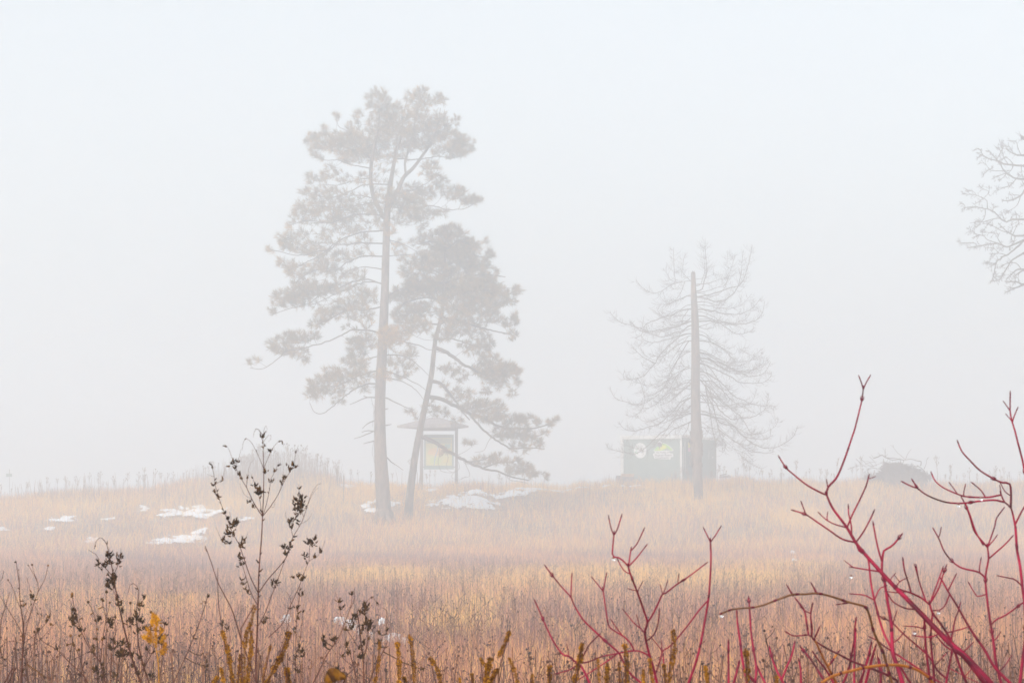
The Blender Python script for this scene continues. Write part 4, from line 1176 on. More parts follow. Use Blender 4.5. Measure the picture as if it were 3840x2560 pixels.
def tufts(acc, tips, dirs, ln=0.27 * K, n=26, w=0.0115 * K, warm=None, spread=0.9):
    """needle tufts: each a spray of thin needles round the twig end"""
    m = len(tips)
    tips = np.array(tips); dirs = np.array(dirs) + np.array([0, 0, 0.35])
    dirs /= np.linalg.norm(dirs, axis=1, keepdims=True)
    sc = 0.75 + 0.5 * rng.rand(m)
    base = np.clip((0.32 if warm is None else warm) + 0.16 * rng.randn(m), 0, 1)
    D = dirs[:, None, :] + spread * rng.randn(m, n, 3) * 0.62
    D /= np.linalg.norm(D, axis=2, keepdims=True)
    S = np.cross(D, rng.randn(m, n, 3)); S /= np.maximum(np.linalg.norm(S, axis=2, keepdims=True), 1e-6)
    back = rng.rand(m, n, 1) * 0.35 * ln
    b0 = tips[:, None, :] - dirs[:, None, :] * back
    l = (ln * sc)[:, None, None] * (0.65 + 0.4 * rng.rand(m, n, 1))
    ww = w * 0.5
    V = np.stack([b0 - S * ww * .5, b0 + S * ww * .5, b0 + D * l * .55 + S * ww, b0 + D * l, b0 + D * l * .55 - S * ww], 2)
    k = np.arange(m * n)[:, None] * 5
    cc = np.repeat(base, n) + 0.08 * rng.randn(m * n)
    acc.v.append(V.reshape(-1, 3).astype(np.float32))
    acc.f4.append((k + np.array([[0, 1, 2, 4]])).astype(np.int32) + acc.n); acc.c4.append(cc.astype(np.float32))
    acc.f3.append((k + np.array([[4, 2, 3]])).astype(np.int32) + acc.n); acc.c3.append(cc.astype(np.float32))
    acc.n += m * n * 5

def pad_targets(tile, pads, Y, per, ctr_px, halfw, dens=1.0, gap=0.5):
    """tuft ends inside foliage pads (photo ellipses given a place in the crown's depth)"""
    out, warm = [], []
    s = TILES[tile][2]
    for pd in pads:
        cx, cy_, rx, ry = pd[:4]
        k = pd[4] if len(pd) > 4 else 1.0
        q = T(tile, cx, cy_)
        n = max(3, int(math.pi * rx * ry / s / s / per * k * dens))
        dx = abs(q[0] - ctr_px(q[1])) * px_at(Y)
        H = halfw * K
        room = math.sqrt(max(0.15, H * H - min(dx, H) ** 2))
        d0 = (rng.rand() * 2 - 1) * room * 0.85
        for i in range(n):
            a = rng.rand() * 2 * math.pi; r = rng.rand() ** 0.5
            x = q[0] + rx / s * r * math.cos(a); y = q[1] + ry / s * r * math.sin(a)
            out.append(P(x, y, Y + d0 + rng.randn() * ry / s * px_at(Y) * 0.8))
            warm.append(pd[5] if len(pd) > 5 else 0.30)
    return out, warm

# ---- tall pine
def tall_pine():
    Y = 135.0
    base = P(*T('R2', 845, 1440), Y)
    e = empty('pine_tree', (base[0], base[1], float(ground(base[0], base[1]))), 'tallest pine, thick upright trunk and broad ragged crown, left of the leaning pine', 'tree')
    t = Tree(Y)
    t.trunk('R2', "848,1560 845,1440 838,1300 826,1100 822,900 826,700 836,500 846,300 853,100 856,-60", [100, 88, 80, 72, 66, 62, 60, 56, 52, 46, 44], 0.3, 14)
    t.trunk('R1', "1032,1310 1036,1150 1040,1000 1045,900 1060,780 1085,620 1110,500 1140,400 1160,250 1180,150", [52, 52, 50, 48, 36, 29, 24, 18, 10, 6], 0.4)
    t.trunk('R1', "1020,980 990,920 955,850 930,750 930,600 955,450 985,300 980,150", [30, 34, 28, 26, 22, 18, 10, 5], -0.8)
    t.trunk('R1', "1055,900 1120,780 1160,690 1230,620 1290,540 1350,450 1400,330 1420,200", [36, 34, 28, 24, 20, 14, 9, 5], 0.9)
    t.trunk('R1', "1175,670 1170,580 1200,480 1240,300 1280,120", [16, 16, 14, 9, 5], 0.4)
    t.limbs('R1', ["1000,740 900,740 780,790 640,830 520,810 440,795", "940,690 850,700 700,740 560,740", "920,620 800,600 700,570 600,565 510,520", "1000,830 880,820 760,830 650,880", "1010,1065 900,1070 800,1090 700,1140 620,1190 520,1220 400,1240 300,1220 210,1200",
                   "1005,1155 900,1155 750,1180 640,1210 560,1260 440,1310 340,1350", "1005,1240 880,1245 780,1290 680,1350 560,1330 380,1440", "1000,1335 920,1325 800,1335 700,1400", "1000,1425 930,1415 850,1440 740,1500 600,1560 480,1600",
                   "1010,960 900,950 780,960 640,1000 500,990 350,1030", "1080,1120 1150,1160 1260,1220", "1070,1240 1160,1236 1260,1235", "1090,930 1200,920 1350,910 1480,920 1600,910 1690,850", "1120,560 1250,560 1400,550 1520,560 1600,520 1660,460",
                   "980,450 860,480 700,470 560,440 470,420", "1110,800 1240,770 1360,700 1400,640", "930,560 830,480 780,380 700,330 685,270", "1010,870 900,880 780,900 640,900 500,890", "1040,1530 1110,1490 1180,1480"], 10.5, 4, .5, 2.2)
    t.limbs('R2', ["825,100 760,80 700,90 640,110 560,160 480,180 400,220 320,240 250,260 190,280", "800,400 740,380 660,380 590,390 520,430 440,460 350,490 270,510 200,560 130,600 60,595", "800,530 740,540 700,560 640,600", "800,590 720,620 640,660 560,700 450,700",
                   "800,680 720,690 620,750 560,800 500,860 440,855 410,800", "860,515 930,515 990,535 1050,580 1110,640", "880,430 960,430 1050,460 1130,490 1200,510", "880,170 910,145 960,130 1020,150", "870,590 960,640 1060,700 1110,740", "865,660 950,670 1030,720 1080,780",
                   "830,250 740,260 640,250 540,300 450,340"], 10.5, 3, .5, 2.2)
    # foliage
    T1 = [(980, 150, 90, 90), (1010, 300, 100, 90), (1130, 280, 100, 120), (1280, 180, 70, 130), (1290, 380, 130, 110), (1200, 130, 40, 50), (1410, 140, 50, 45), (1400, 330, 90, 110), (1500, 430, 90, 80), (1590, 460, 80, 65), (1525, 290, 28, 40), (1480, 510, 130, 45), (1130, 450, 120, 90),
          (900, 450, 150, 100), (760, 450, 150, 85), (620, 430, 120, 70), (510, 420, 55, 45), (520, 510, 30, 40), (840, 270, 35, 50), (800, 340, 40, 50), (682, 262, 24, 26, 1.6), (602, 345, 22, 26, 1.5), (850, 545, 160, 55), (560, 545, 50, 30, .7), (1100, 560, 100, 40, .5), (1350, 600, 60, 30, .5),
          (640, 640, 40, 50, .6), (500, 700, 35, 45), (590, 700, 60, 40, .8), (700, 690, 70, 45, .6), (850, 700, 90, 40, .4), (560, 790, 100, 40, .6), (465, 790, 40, 28), (680, 800, 80, 40, .6), (860, 870, 100, 60, .6), (1050, 840, 90, 80, .7), (650, 880, 120, 50, .7), (500, 890, 60, 60, .8), (430, 910, 40, 35),
          (380, 965, 28, 45), (340, 1025, 24, 28), (480, 960, 80, 45, .7), (620, 960, 80, 50, .7), (760, 950, 100, 60, .7), (960, 930, 60, 60, .6), (1250, 800, 140, 70), (1350, 640, 80, 55, .7), (1400, 720, 70, 45), (1500, 800, 100, 50), (1600, 845, 90, 45), (1670, 850, 45, 32), (1300, 950, 130, 45), (1440, 950, 50, 28, .7), (1200, 870, 120, 60, .8),
          (1180, 980, 100, 50, .6), (1330, 1040, 90, 30, .4), (400, 1095, 80, 38, .8), (295, 1120, 35, 35), (340, 1160, 60, 40), (215, 1208, 35, 22), (280, 1290, 32, 30), (450, 1190, 110, 45, .8), (600, 1100, 60, 60, .6), (560, 1220, 80, 45, .8), (700, 1020, 70, 50, .6), (800, 1060, 90, 35, .5), (760, 1240, 100, 45, .6),
          (420, 1350, 100, 50, .8), (360, 1320, 50, 45), (560, 1330, 80, 45, .8), (650, 1280, 60, 55, .6), (700, 1360, 100, 45, .6), (830, 1380, 80, 45, .5), (880, 1150, 60, 45, .4), (450, 1440, 80, 38, .8), (500, 1500, 80, 35, .7), (300, 1530, 60, 35), (430, 1535, 80, 35), (640, 1480, 90, 45, .6), (780, 1460, 60, 35, .5), (900, 1500, 80, 35, .6), (870, 1550, 80, 35, .6),
          (1060, 1040, 60, 60, .5, .5), (1120, 1180, 50, 60, .5, .5), (1000, 1010, 50, 50, .5, .5),
          (620, 860, 220, 120, .12), (640, 1060, 260, 120, .16), (700, 1210, 280, 90, .16), (640, 1430, 260, 90, .16), (1180, 880, 180, 110, .2), (1000, 700, 140, 110, .2), (860, 1000, 140, 120, .2), (1120, 420, 300, 90, .15)]
    T2 = [(240, 200, 60, 40), (350, 200, 70, 50, .8), (188, 262, 28, 28), (330, 140, 50, 38), (420, 130, 60, 40), (560, 120, 80, 28, .6), (640, 220, 80, 38, .6), (700, 280, 90, 55, .6), (560, 270, 70, 38, .8), (500, 290, 60, 38), (445, 335, 36, 28), (760, 190, 50, 38, .6), (270, 420, 60, 38), (190, 468, 32, 38), (350, 420, 60, 38),
          (250, 485, 70, 38), (330, 505, 80, 30), (430, 410, 36, 30), (385, 545, 30, 22), (86, 555, 40, 24, .8), (745, 440, 60, 48), (690, 450, 40, 38), (680, 500, 60, 38), (645, 550, 45, 36), (720, 570, 50, 38), (545, 625, 60, 45), (475, 690, 60, 45), (600, 650, 60, 38), (420, 700, 28, 38), (440, 745, 55, 38), (560, 720, 80, 38, .7), (575, 790, 36, 26, .7),
          (700, 640, 60, 48, .8), (745, 700, 50, 35, .5), (840, 640, 60, 45, .5, .55), (930, 415, 70, 40, .9, .62), (870, 400, 70, 50, .9, .7), (1000, 500, 40, 36, .7), (960, 565, 30, 24), (960, 640, 60, 28, .6), (1000, 600, 40, 28, .6), (850, 470, 45, 40, .6, .6), (900, 560, 40, 30, .6), (600, 200, 200, 90, .18), (700, 380, 100, 90, .18), (930, 520, 90, 90, .18), (640, 660, 150, 70, .18)]
    ctr = lambda y: 1455
    a, wa = pad_targets('R1', T1, Y, 84, ctr, 2.6)
    b, wb = pad_targets('R2', T2, Y, 84, ctr, 2.6)
    tg, wm = a + b, wa + wb
    dirs = t.twigs(tg)
    # bare dead stubs low on the trunk
    t.limbs('R2', ["790,765 740,765 700,785 645,810", "740,765 725,758", "790,900 750,920 720,950", "790,960 750,960 715,972", "790,980 740,990 670,1010", "790,1015 725,1040", "855,835 872,832", "855,935 890,925", "855,770 880,770 930,800 970,825 1015,835", "860,1090 875,1110 900,1150 960,1195"], 9, 3, .4, .6, length_w=False)
    t.limbs('R2', ["780,780 786,860 778,940", "786,1000 780,1080 790,1150", "770,800 790,830 783,880"], 2, 1.5, .2, .3, length_w=False)
    t.build(e, 'bark', 'twig')
    n = Acc()
    tufts(n, tg, dirs, warm=np.array(wm))
    n.build('needle_foliage', M['needle'], e)
    # roots flare
    f = Acc()
    for k in range(7):
        th = k * 0.9
        b0 = base + np.array([0, 0, -.1])
        f.tube([b0 + [0, 0, .35], b0 + [.36 * math.cos(th), .36 * math.sin(th), -.1], b0 + [.7 * math.cos(th), .7 * math.sin(th), -.6]], [.32, .24, .1], 7)
    f.build('root_flare', M['bark'], e, smooth=True)
tall_pine()

def leaning_pine():
    Y = 137.0
    base = P(*T('R2', 990, 1440), Y)
    e = empty('pine_tree', (base[0], base[1], float(ground(base[0], base[1]))), 'shorter pine with a thin leaning trunk and dense dark crown, in front of the kiosk', 'tree')
    t = Tree(Y)
    t.trunk('R2', "978,1620 990,1440 1010,1250 1040,1050 1075,880 1100,760 1125,640 1140,500 1150,420 1170,350 1190,250 1200,100 1205,-100 1215,-240", [60, 54, 46, 42, 38, 36, 33, 30, 26, 24, 20, 16, 10, 5], 0.5, 12)
    t.limbs('R2', ["1170,340 1220,310 1290,270 1350,250", "1075,1000 1130,1020 1200,1060 1270,1100 1350,1130 1430,1170 1530,1210 1600,1235 1700,1255", "1105,760 1180,775 1260,810 1350,850 1450,890 1560,930 1700,945 1800,930 1870,890", "1145,480 1210,510 1280,550 1340,590 1450,640 1580,620",
                   "1135,650 1190,680 1240,750 1290,830 1350,900"], 26, 6, .35, 1.6)
    t.limbs('R2', ["1155,410 1250,420 1330,450 1400,470", "1195,200 1300,150 1450,140 1560,160 1640,140", "1190,290 1350,340 1480,380 1600,400 1620,430", "1200,0 1350,-60 1480,-50", "1200,50 1100,0 1000,-50", "1190,200 1080,180 980,210 920,260", "1170,350 1080,340 950,380",
                   "1205,-100 1300,-150 1420,-100", "1205,-120 1120,-150 1050,-130", "1200,100 1350,60 1480,50 1560,60", "1350,860 1450,980 1550,1050 1700,1060 1790,1070", "1350,1130 1420,1130 1500,1100", "1200,100 1080,80 960,120", "1430,1170 1520,1150 1600,1150", "1560,930 1640,980 1720,1000 1790,980"], 15, 5, .6, 2.4)
    c = lambda L: [((0.8297 * x), (0.8297 * y - 1097.4), 0.8297 * rx, 0.8297 * ry) + tuple(r) for (x, y, rx, ry, *r) in L]
    T1 = c([(1500, 1080, 110, 45, 1.3), (1380, 1130, 110, 65), (1530, 1180, 150, 75, 1.2), (1440, 1250, 150, 75, 1.2), (1620, 1190, 90, 70, 1.2), (1738, 1150, 20, 26), (1770, 1230, 33, 33, 1.4), (1650, 1300, 120, 60, 1.2), (1560, 1340, 130, 60, 1.1), (1400, 1360, 130, 60, 1.1), (1300, 1280, 100, 60),
            (1760, 1370, 75, 50), (1720, 1430, 90, 55), (1600, 1450, 120, 60, 1.1), (1450, 1460, 130, 50), (1280, 1440, 110, 60), (1250, 1160, 50, 40, .6), (1845, 1480, 36, 38), (1962, 1488, 30, 32), (1200, 1350, 80, 60, .8), (1180, 1500, 100, 55), (1150, 1250, 50, 40, .6, .5), (1480, 1040, 50, 25)])
    T2 = [(1520, 150, 60, 38), (1580, 190, 50, 38), (1630, 142, 22, 22), (1480, 190, 90, 55), (1400, 130, 100, 55), (1400, 240, 120, 60), (1280, 200, 120, 60), (1170, 150, 100, 60), (1050, 120, 100, 50), (950, 180, 80, 48), (980, 280, 90, 58), (1080, 250, 80, 50), (1250, 290, 90, 60), (1480, 290, 60, 38, .8), (1570, 330, 60, 28, .8),
          (1612, 305, 28, 36), (1600, 400, 28, 30), (1380, 340, 80, 45, .7), (1400, 400, 60, 38, .8), (1280, 360, 80, 48, .8), (1050, 350, 80, 50), (930, 380, 60, 38, .8, .5), (1200, 400, 60, 38), (1400, 490, 70, 48, .8), (1450, 460, 45, 36, .7), (1320, 470, 50, 36, .6), (1470, 560, 70, 45), (1430, 610, 70, 45, 1.1), (1560, 610, 80, 45, 1.2),
          (1500, 640, 90, 45, 1.2), (1620, 610, 36, 36), (1600, 680, 45, 32, .7), (1480, 700, 60, 28, .6), (1598, 740, 24, 18), (1440, 740, 36, 22, .8), (1250, 600, 50, 38, .5), (1300, 640, 60, 38, .5), (1200, 590, 40, 36, .6), (1190, 700, 40, 28, .5), (1300, 740, 50, 36, .5), (1250, 770, 50, 36, .5), (1350, 760, 40, 36, .5), (1360, 830, 80, 38),
          (1420, 800, 50, 28), (1500, 810, 50, 28), (1530, 860, 40, 36), (1460, 880, 80, 38), (1600, 900, 90, 32), (1700, 908, 70, 32), (1560, 970, 80, 38, .8), (1650, 980, 90, 32), (1700, 1010, 50, 22), (1790, 980, 24, 18), (1820, 920, 38, 22), (1866, 890, 18, 14, 1.5), (1760, 1040, 32, 28), (1640, 1060, 70, 28, .8), (1540, 1000, 40, 28, .7),
          (1350, 1030, 40, 22, .8), (1210, 1090, 40, 18, .8), (1430, 1140, 60, 28), (1520, 1130, 60, 28), (1600, 1150, 50, 32, .8), (1670, 1180, 50, 28, .9), (1700, 1210, 38, 28), (1620, 1200, 60, 22), (1790, 1228, 24, 18), (1000, 850, 25, 18), (1030, 880, 20, 14), (1180, 860, 45, 36, .7), (1120, 820, 45, 36, .7), (1270, 900, 40, 30, .5), (1730, 1225, 50, 16, .7)]
    ctr = lambda y: 1670
    a, wa = pad_targets('R2', T1, Y, 76, ctr, 2.6)
    b, wb = pad_targets('R2', T2, Y, 76, ctr, 2.6)
    dirs = t.twigs(a + b)
    t.limbs('R2', ["1150,1030 1170,1080 1160,1150 1180,1190 1230,1200 1290,1180 1270,1120", "1230,1080 1290,1110 1330,1160 1380,1150", "1330,1130 1340,1180 1350,1230 1300,1240", "1280,1190 1240,1230 1290,1250 1330,1230", "1470,1000 1450,1040 1430,1080 1380,1090", "1200,1070 1220,1120 1210,1180 1250,1210", "1560,1220 1580,1250 1640,1260 1690,1270"], 3.0, 2.0, .3, .5, length_w=False)
    t.build(e, 'bark', 'twig')
    n = Acc()
    tufts(n, a + b, dirs, warm=np.array(wa + wb), n=26)
    n.build('needle_foliage', M['needle'], e)
leaning_pine()

# ---- bare larch with a broken top
def larch():
    Y = 144.5
    base = P(*T('L2', 1040, 1520), Y)
    e = empty('larch_tree', (base[0], base[1], float(ground(base[0], base[1]))), 'bare larch with a snapped-off top and drooping limbs, in front of the sign trailer', 'tree')
    t = Tree(Y)
    t.trunk('L2', "1050,1800 1045,1640 1042,1560 1030,1400 1022,1250 1020,1100 1018,1000 1020,900 1015,760 1012,600 1010,400 1012,150 1010,0 1008,-200 1002,-380 992,-560 988,-700 985,-808", [96, 96, 100, 105, 118, 124, 118, 108, 104, 100, 96, 92, 90, 84, 80, 68, 56, 48], 0.2, 14)
    sn = P(*T('L1', 985, 470), Y)
    sp = Acc()
    for k in range(9):
        th = k * 2.1
        o = np.array([.075 * math.cos(th), .075 * math.sin(th), 0])
        sp.tube([sn + o + [0, 0, -.12], sn + o * 1.05 + [0, 0, -.02], sn + o * .9 + [0, 0, .04 + .09 * rng.rand()]], [.03, .024, .005], 5)
    L1a = ["960,570 930,530 880,480 850,440", "955,595 900,590 850,590 800,600 700,640 600,680 540,690 450,650 400,600 360,550", "900,590 800,590 780,500 775,350 772,200", "850,595 750,560 700,480 660,430", "955,720 900,715 850,750 780,790 700,820 600,820 530,800", "900,620 860,690 800,770 720,820",
           "955,850 880,855 800,880 720,930 600,970 480,1020 440,1080 420,1150 350,1185", "955,965 870,945 790,940 735,930", "960,995 880,1000 800,1040 700,1070 600,1100 480,1110 400,1095 300,1050 180,1000 100,930 80,890", "960,985 880,1030 750,1080 650,1115 540,1125 450,1110",
           "1025,655 1060,665 1100,640 1115,560 1125,450 1120,300 1115,100", "1025,610 1150,590 1250,550 1350,520", "1025,740 1150,725 1300,690 1450,630 1540,560 1590,420 1615,250 1630,170", "1030,745 1150,755 1250,785 1350,750 1430,690 1490,580 1505,450 1520,330 1530,230",
           "1035,860 1130,865 1250,890 1350,920 1480,930 1580,900 1650,840 1720,750", "1045,990 1150,990 1300,1010 1450,1030 1560,1020 1680,970 1740,900 1765,780", "1045,955 1150,960 1250,1000 1330,1050 1430,1110 1530,1130 1620,1100 1650,1060", "1040,820 1100,795 1180,800 1250,825 1300,790 1340,780",
           "955,1130 870,1130 780,1170 700,1200 600,1220 520,1230 450,1200 420,1150", "955,1155 870,1170 790,1220 700,1300 620,1400 560,1500 440,1600 370,1620 280,1640 225,1608 240,1530", "955,1230 870,1240 760,1310 660,1370 600,1380 500,1350", "580,1440 480,1410 400,1360 330,1290 310,1240",
           "950,1250 900,1300 830,1390 780,1480 740,1560 700,1650 600,1720", "1045,1150 1130,1170 1220,1240 1330,1310 1430,1360", "1045,1225 1150,1230 1260,1270 1350,1340 1430,1420 1450,1470", "1430,1360 1460,1330 1470,1290 1550,1330 1650,1360 1740,1300",
           "1050,1330 1130,1340 1230,1400 1330,1480 1430,1540 1550,1560 1650,1520 1740,1460 1760,1380", "1055,1390 1150,1400 1250,1440 1380,1520 1500,1560 1620,1600 1760,1560 1830,1440", "1045,1080 1120,1040 1200,1010 1280,1030", "1045,1100 1140,1090 1230,1060", "950,900 880,960 860,1010 830,1100", "960,1330 880,1320 800,1340"]
    L2a = ["1060,110 1150,130 1250,190 1350,240 1450,280 1600,270 1720,230 1820,150", "1060,180 1120,175 1180,220 1230,300 1280,400 1320,490 1355,600", "1060,230 1150,240 1270,280 1380,330 1500,390 1620,410 1750,390 1830,320 1835,270", "1060,270 1150,290 1250,350 1340,420 1400,490 1480,570 1560,610 1700,640 1830,640 1880,660",
           "1060,320 1120,370 1200,380 1280,450 1370,540 1470,620 1600,690 1620,720", "1070,515 1160,520 1250,560 1350,630 1430,710 1490,760 1560,860 1620,940 1730,940", "1070,610 1180,615 1300,630 1380,630 1490,610 1600,640", "1070,390 1120,450 1170,540 1230,650 1300,730 1380,770 1500,770 1620,760 1740,700 1790,620 1810,500",
           "1110,440 1140,560 1190,640 1230,760 1270,880 1310,990 1340,1060 1310,1150 1300,1080 1310,1000", "1080,740 1170,745 1280,790 1380,850 1480,880 1550,950 1640,1000 1760,1010 1850,960", "1080,775 1200,790 1330,820 1400,880 1490,950 1580,1030 1680,1090 1780,1120 1880,1110 2000,1050 2080,970 2120,860",
           "1250,900 1310,940 1420,1000 1530,1080 1640,1130 1780,1155 1870,1140", "1310,990 1400,1080 1500,1190 1600,1270 1720,1325", "1430,1120 1550,1160 1640,1240", "960,70 880,60 800,40", "960,240 900,215 820,205", "960,250 880,260 800,300 720,360 640,420 560,450",
           "960,20 890,60 810,130 750,250 710,370 640,450 560,520 450,545", "960,290 880,300 780,370 730,460 660,540 600,610 500,665 430,670", "900,130 830,180 750,290 640,450 500,560 350,600 250,590 150,565 100,500 80,430", "960,370 880,380 800,430 720,500 600,590",
           "950,460 860,450 780,480 700,550 680,590", "370,330 420,430 440,530 435,640 400,710 320,760 250,740", "960,540 870,600 820,700 760,790 740,850", "960,600 880,600 800,600", "960,720 880,715 780,705 700,715 620,710", "950,530 860,570 770,670 680,770 580,830 480,880 380,910 280,910 210,870 180,820",
           "960,770 880,780 800,810 740,850 680,920 600,990 520,1050 430,1120 340,1160 220,1145 60,1100 60,1050", "960,830 860,860 760,900 700,960 600,1060", "965,840 930,900 880,960 865,980 880,1020", "960,740 880,740 750,760 650,760", "1080,840 1130,870 1150,920 1200,950 1240,940", "1090,890 1170,880 1250,900 1310,930",
           "1060,450 1100,500 1130,570 1190,620", "960,420 870,480 780,560 720,600 620,640", "960,620 900,680 850,720 700,810 560,850", "1070,560 1150,640 1180,720 1180,800", "1075,430 1180,470 1280,560 1360,640"]
    t.limbs('L1', L1a, 15, 4.2, .35, 1.6)
    t.limbs('L2', L2a, 15, 4.2, .35, 1.8)
    # each traced limb has a near twin, swung a little round the trunk
    src = [c for c in t.chains if c[2] > 0 and len(c[0]) > 10]
    lid = max(t.limb) + 1
    for (pts, w, _, _) in src[:80]:
        c0 = pts[0].copy(); v = pts - c0
        an = rng.choice([-1, 1]) * (.35 + .5 * rng.rand()); ca, sa = math.cos(an), math.sin(an)
        v2 = np.stack([v[:, 0] * ca - v[:, 1] * sa, v[:, 0] * sa + v[:, 1] * ca, v[:, 2] * (.8 + .4 * rng.rand())], -1) * (.72 + .2 * rng.rand())
        c0[2] += .12 + .2 * rng.rand()
        t.add_nodes(list((v2 + c0)[1:]), 0, lid, list(w[1:]))
        t.chains.append((v2 + c0, w * .6, lid, 5)); lid += 1
    # limbs towards and away from the viewer, copied round the trunk from traced ones
    ch = [c for c in t.chains if c[2] > 0 and len(c[0]) > 14]
    lid = max(t.limb) + 1
    for k in range(8):
        pts, w, _, _ = ch[rng.randint(len(ch))]
        c0 = pts[0].copy()
        v = pts - c0
        an = (math.pi / 2) * (1 if k % 2 else -1) + rng.randn() * .35
        ca, sa = math.cos(an), math.sin(an)
        v2 = np.stack([v[:, 0] * ca - v[:, 1] * sa, v[:, 0] * sa + v[:, 1] * ca, v[:, 2]], -1) * .9
        c0[2] += rng.randn() * .3
        pp = v2 + c0
        t.add_nodes(list(pp[1:]), 0, lid, list(w[1:]))
        t.chains.append((pp, w, lid, 5)); lid += 1
    # fine whippy twigs, two orders, turning up at the ends
    main = [c for c in t.chains if c[2] > 0]
    for (pts, w, li, s) in main:
        L = np.linalg.norm(np.diff(pts, axis=0), axis=1).sum()
        n = int(L * 8)
        side = 1
        for q in range(n):
            u = 0.28 + 0.72 * rng.rand() ** .8
            j = min(int(u * (len(pts) - 1)), len(pts) - 2)
            tn = unit(pts[j + 1] - pts[j])
            side = -side
            o = unit(np.cross(tn, rng.randn(3)))
            if abs(tn[2]) < .8: o[2] = o[2] * .6 + (0.10 if rng.rand() < .6 else -0.25)
            ln = K * (0.25 + 0.60 * rng.rand()) * (1.15 - 0.5 * u)
            d = unit(tn * 0.55 + o * 0.95)
            b0 = pts[j]
            p1 = b0 + d * ln * .5 + np.array([0, 0, -.04 * ln])
            p2 = p1 + unit(d + np.array([0, 0, .55])) * ln * .5
            t.chains.append((np.array([b0, p1, p2]), np.array([.0072, .0058, .0038]), li, 3))
            for r_ in range(rng.randint(1, 4)):
                bb = b0 + (p1 - b0) * (.4 + .6 * rng.rand())
                dd = unit(d + rng.randn(3) * .7 + np.array([0, 0, .3]))
                t.chains.append((np.array([bb, bb + dd * ln * .25, bb + dd * ln * .42 + [0, 0, ln * .08]]), np.array([.0052, .0042, .0030]), li, 3))
    t.build(e, 'bark', 'twig')
    sp.build('splintered_top', M['bark'], e)
    kn = Acc()
    for k in range(40):
        z = rng.rand()
        q = T('L2', 1018 + 55 * (1 if rng.rand() < .5 else -1) * (1 - .15 * rng.rand()), 900 + 400 * z)
        kn.blob(P(q[0], q[1], Y - .05 + rng.randn() * .06), K * (.035 + .045 * rng.rand()), .3, (1, 1, 1.4), .5)
    kn.build('bark_burls', M['bark'], e, smooth=True)
larch()

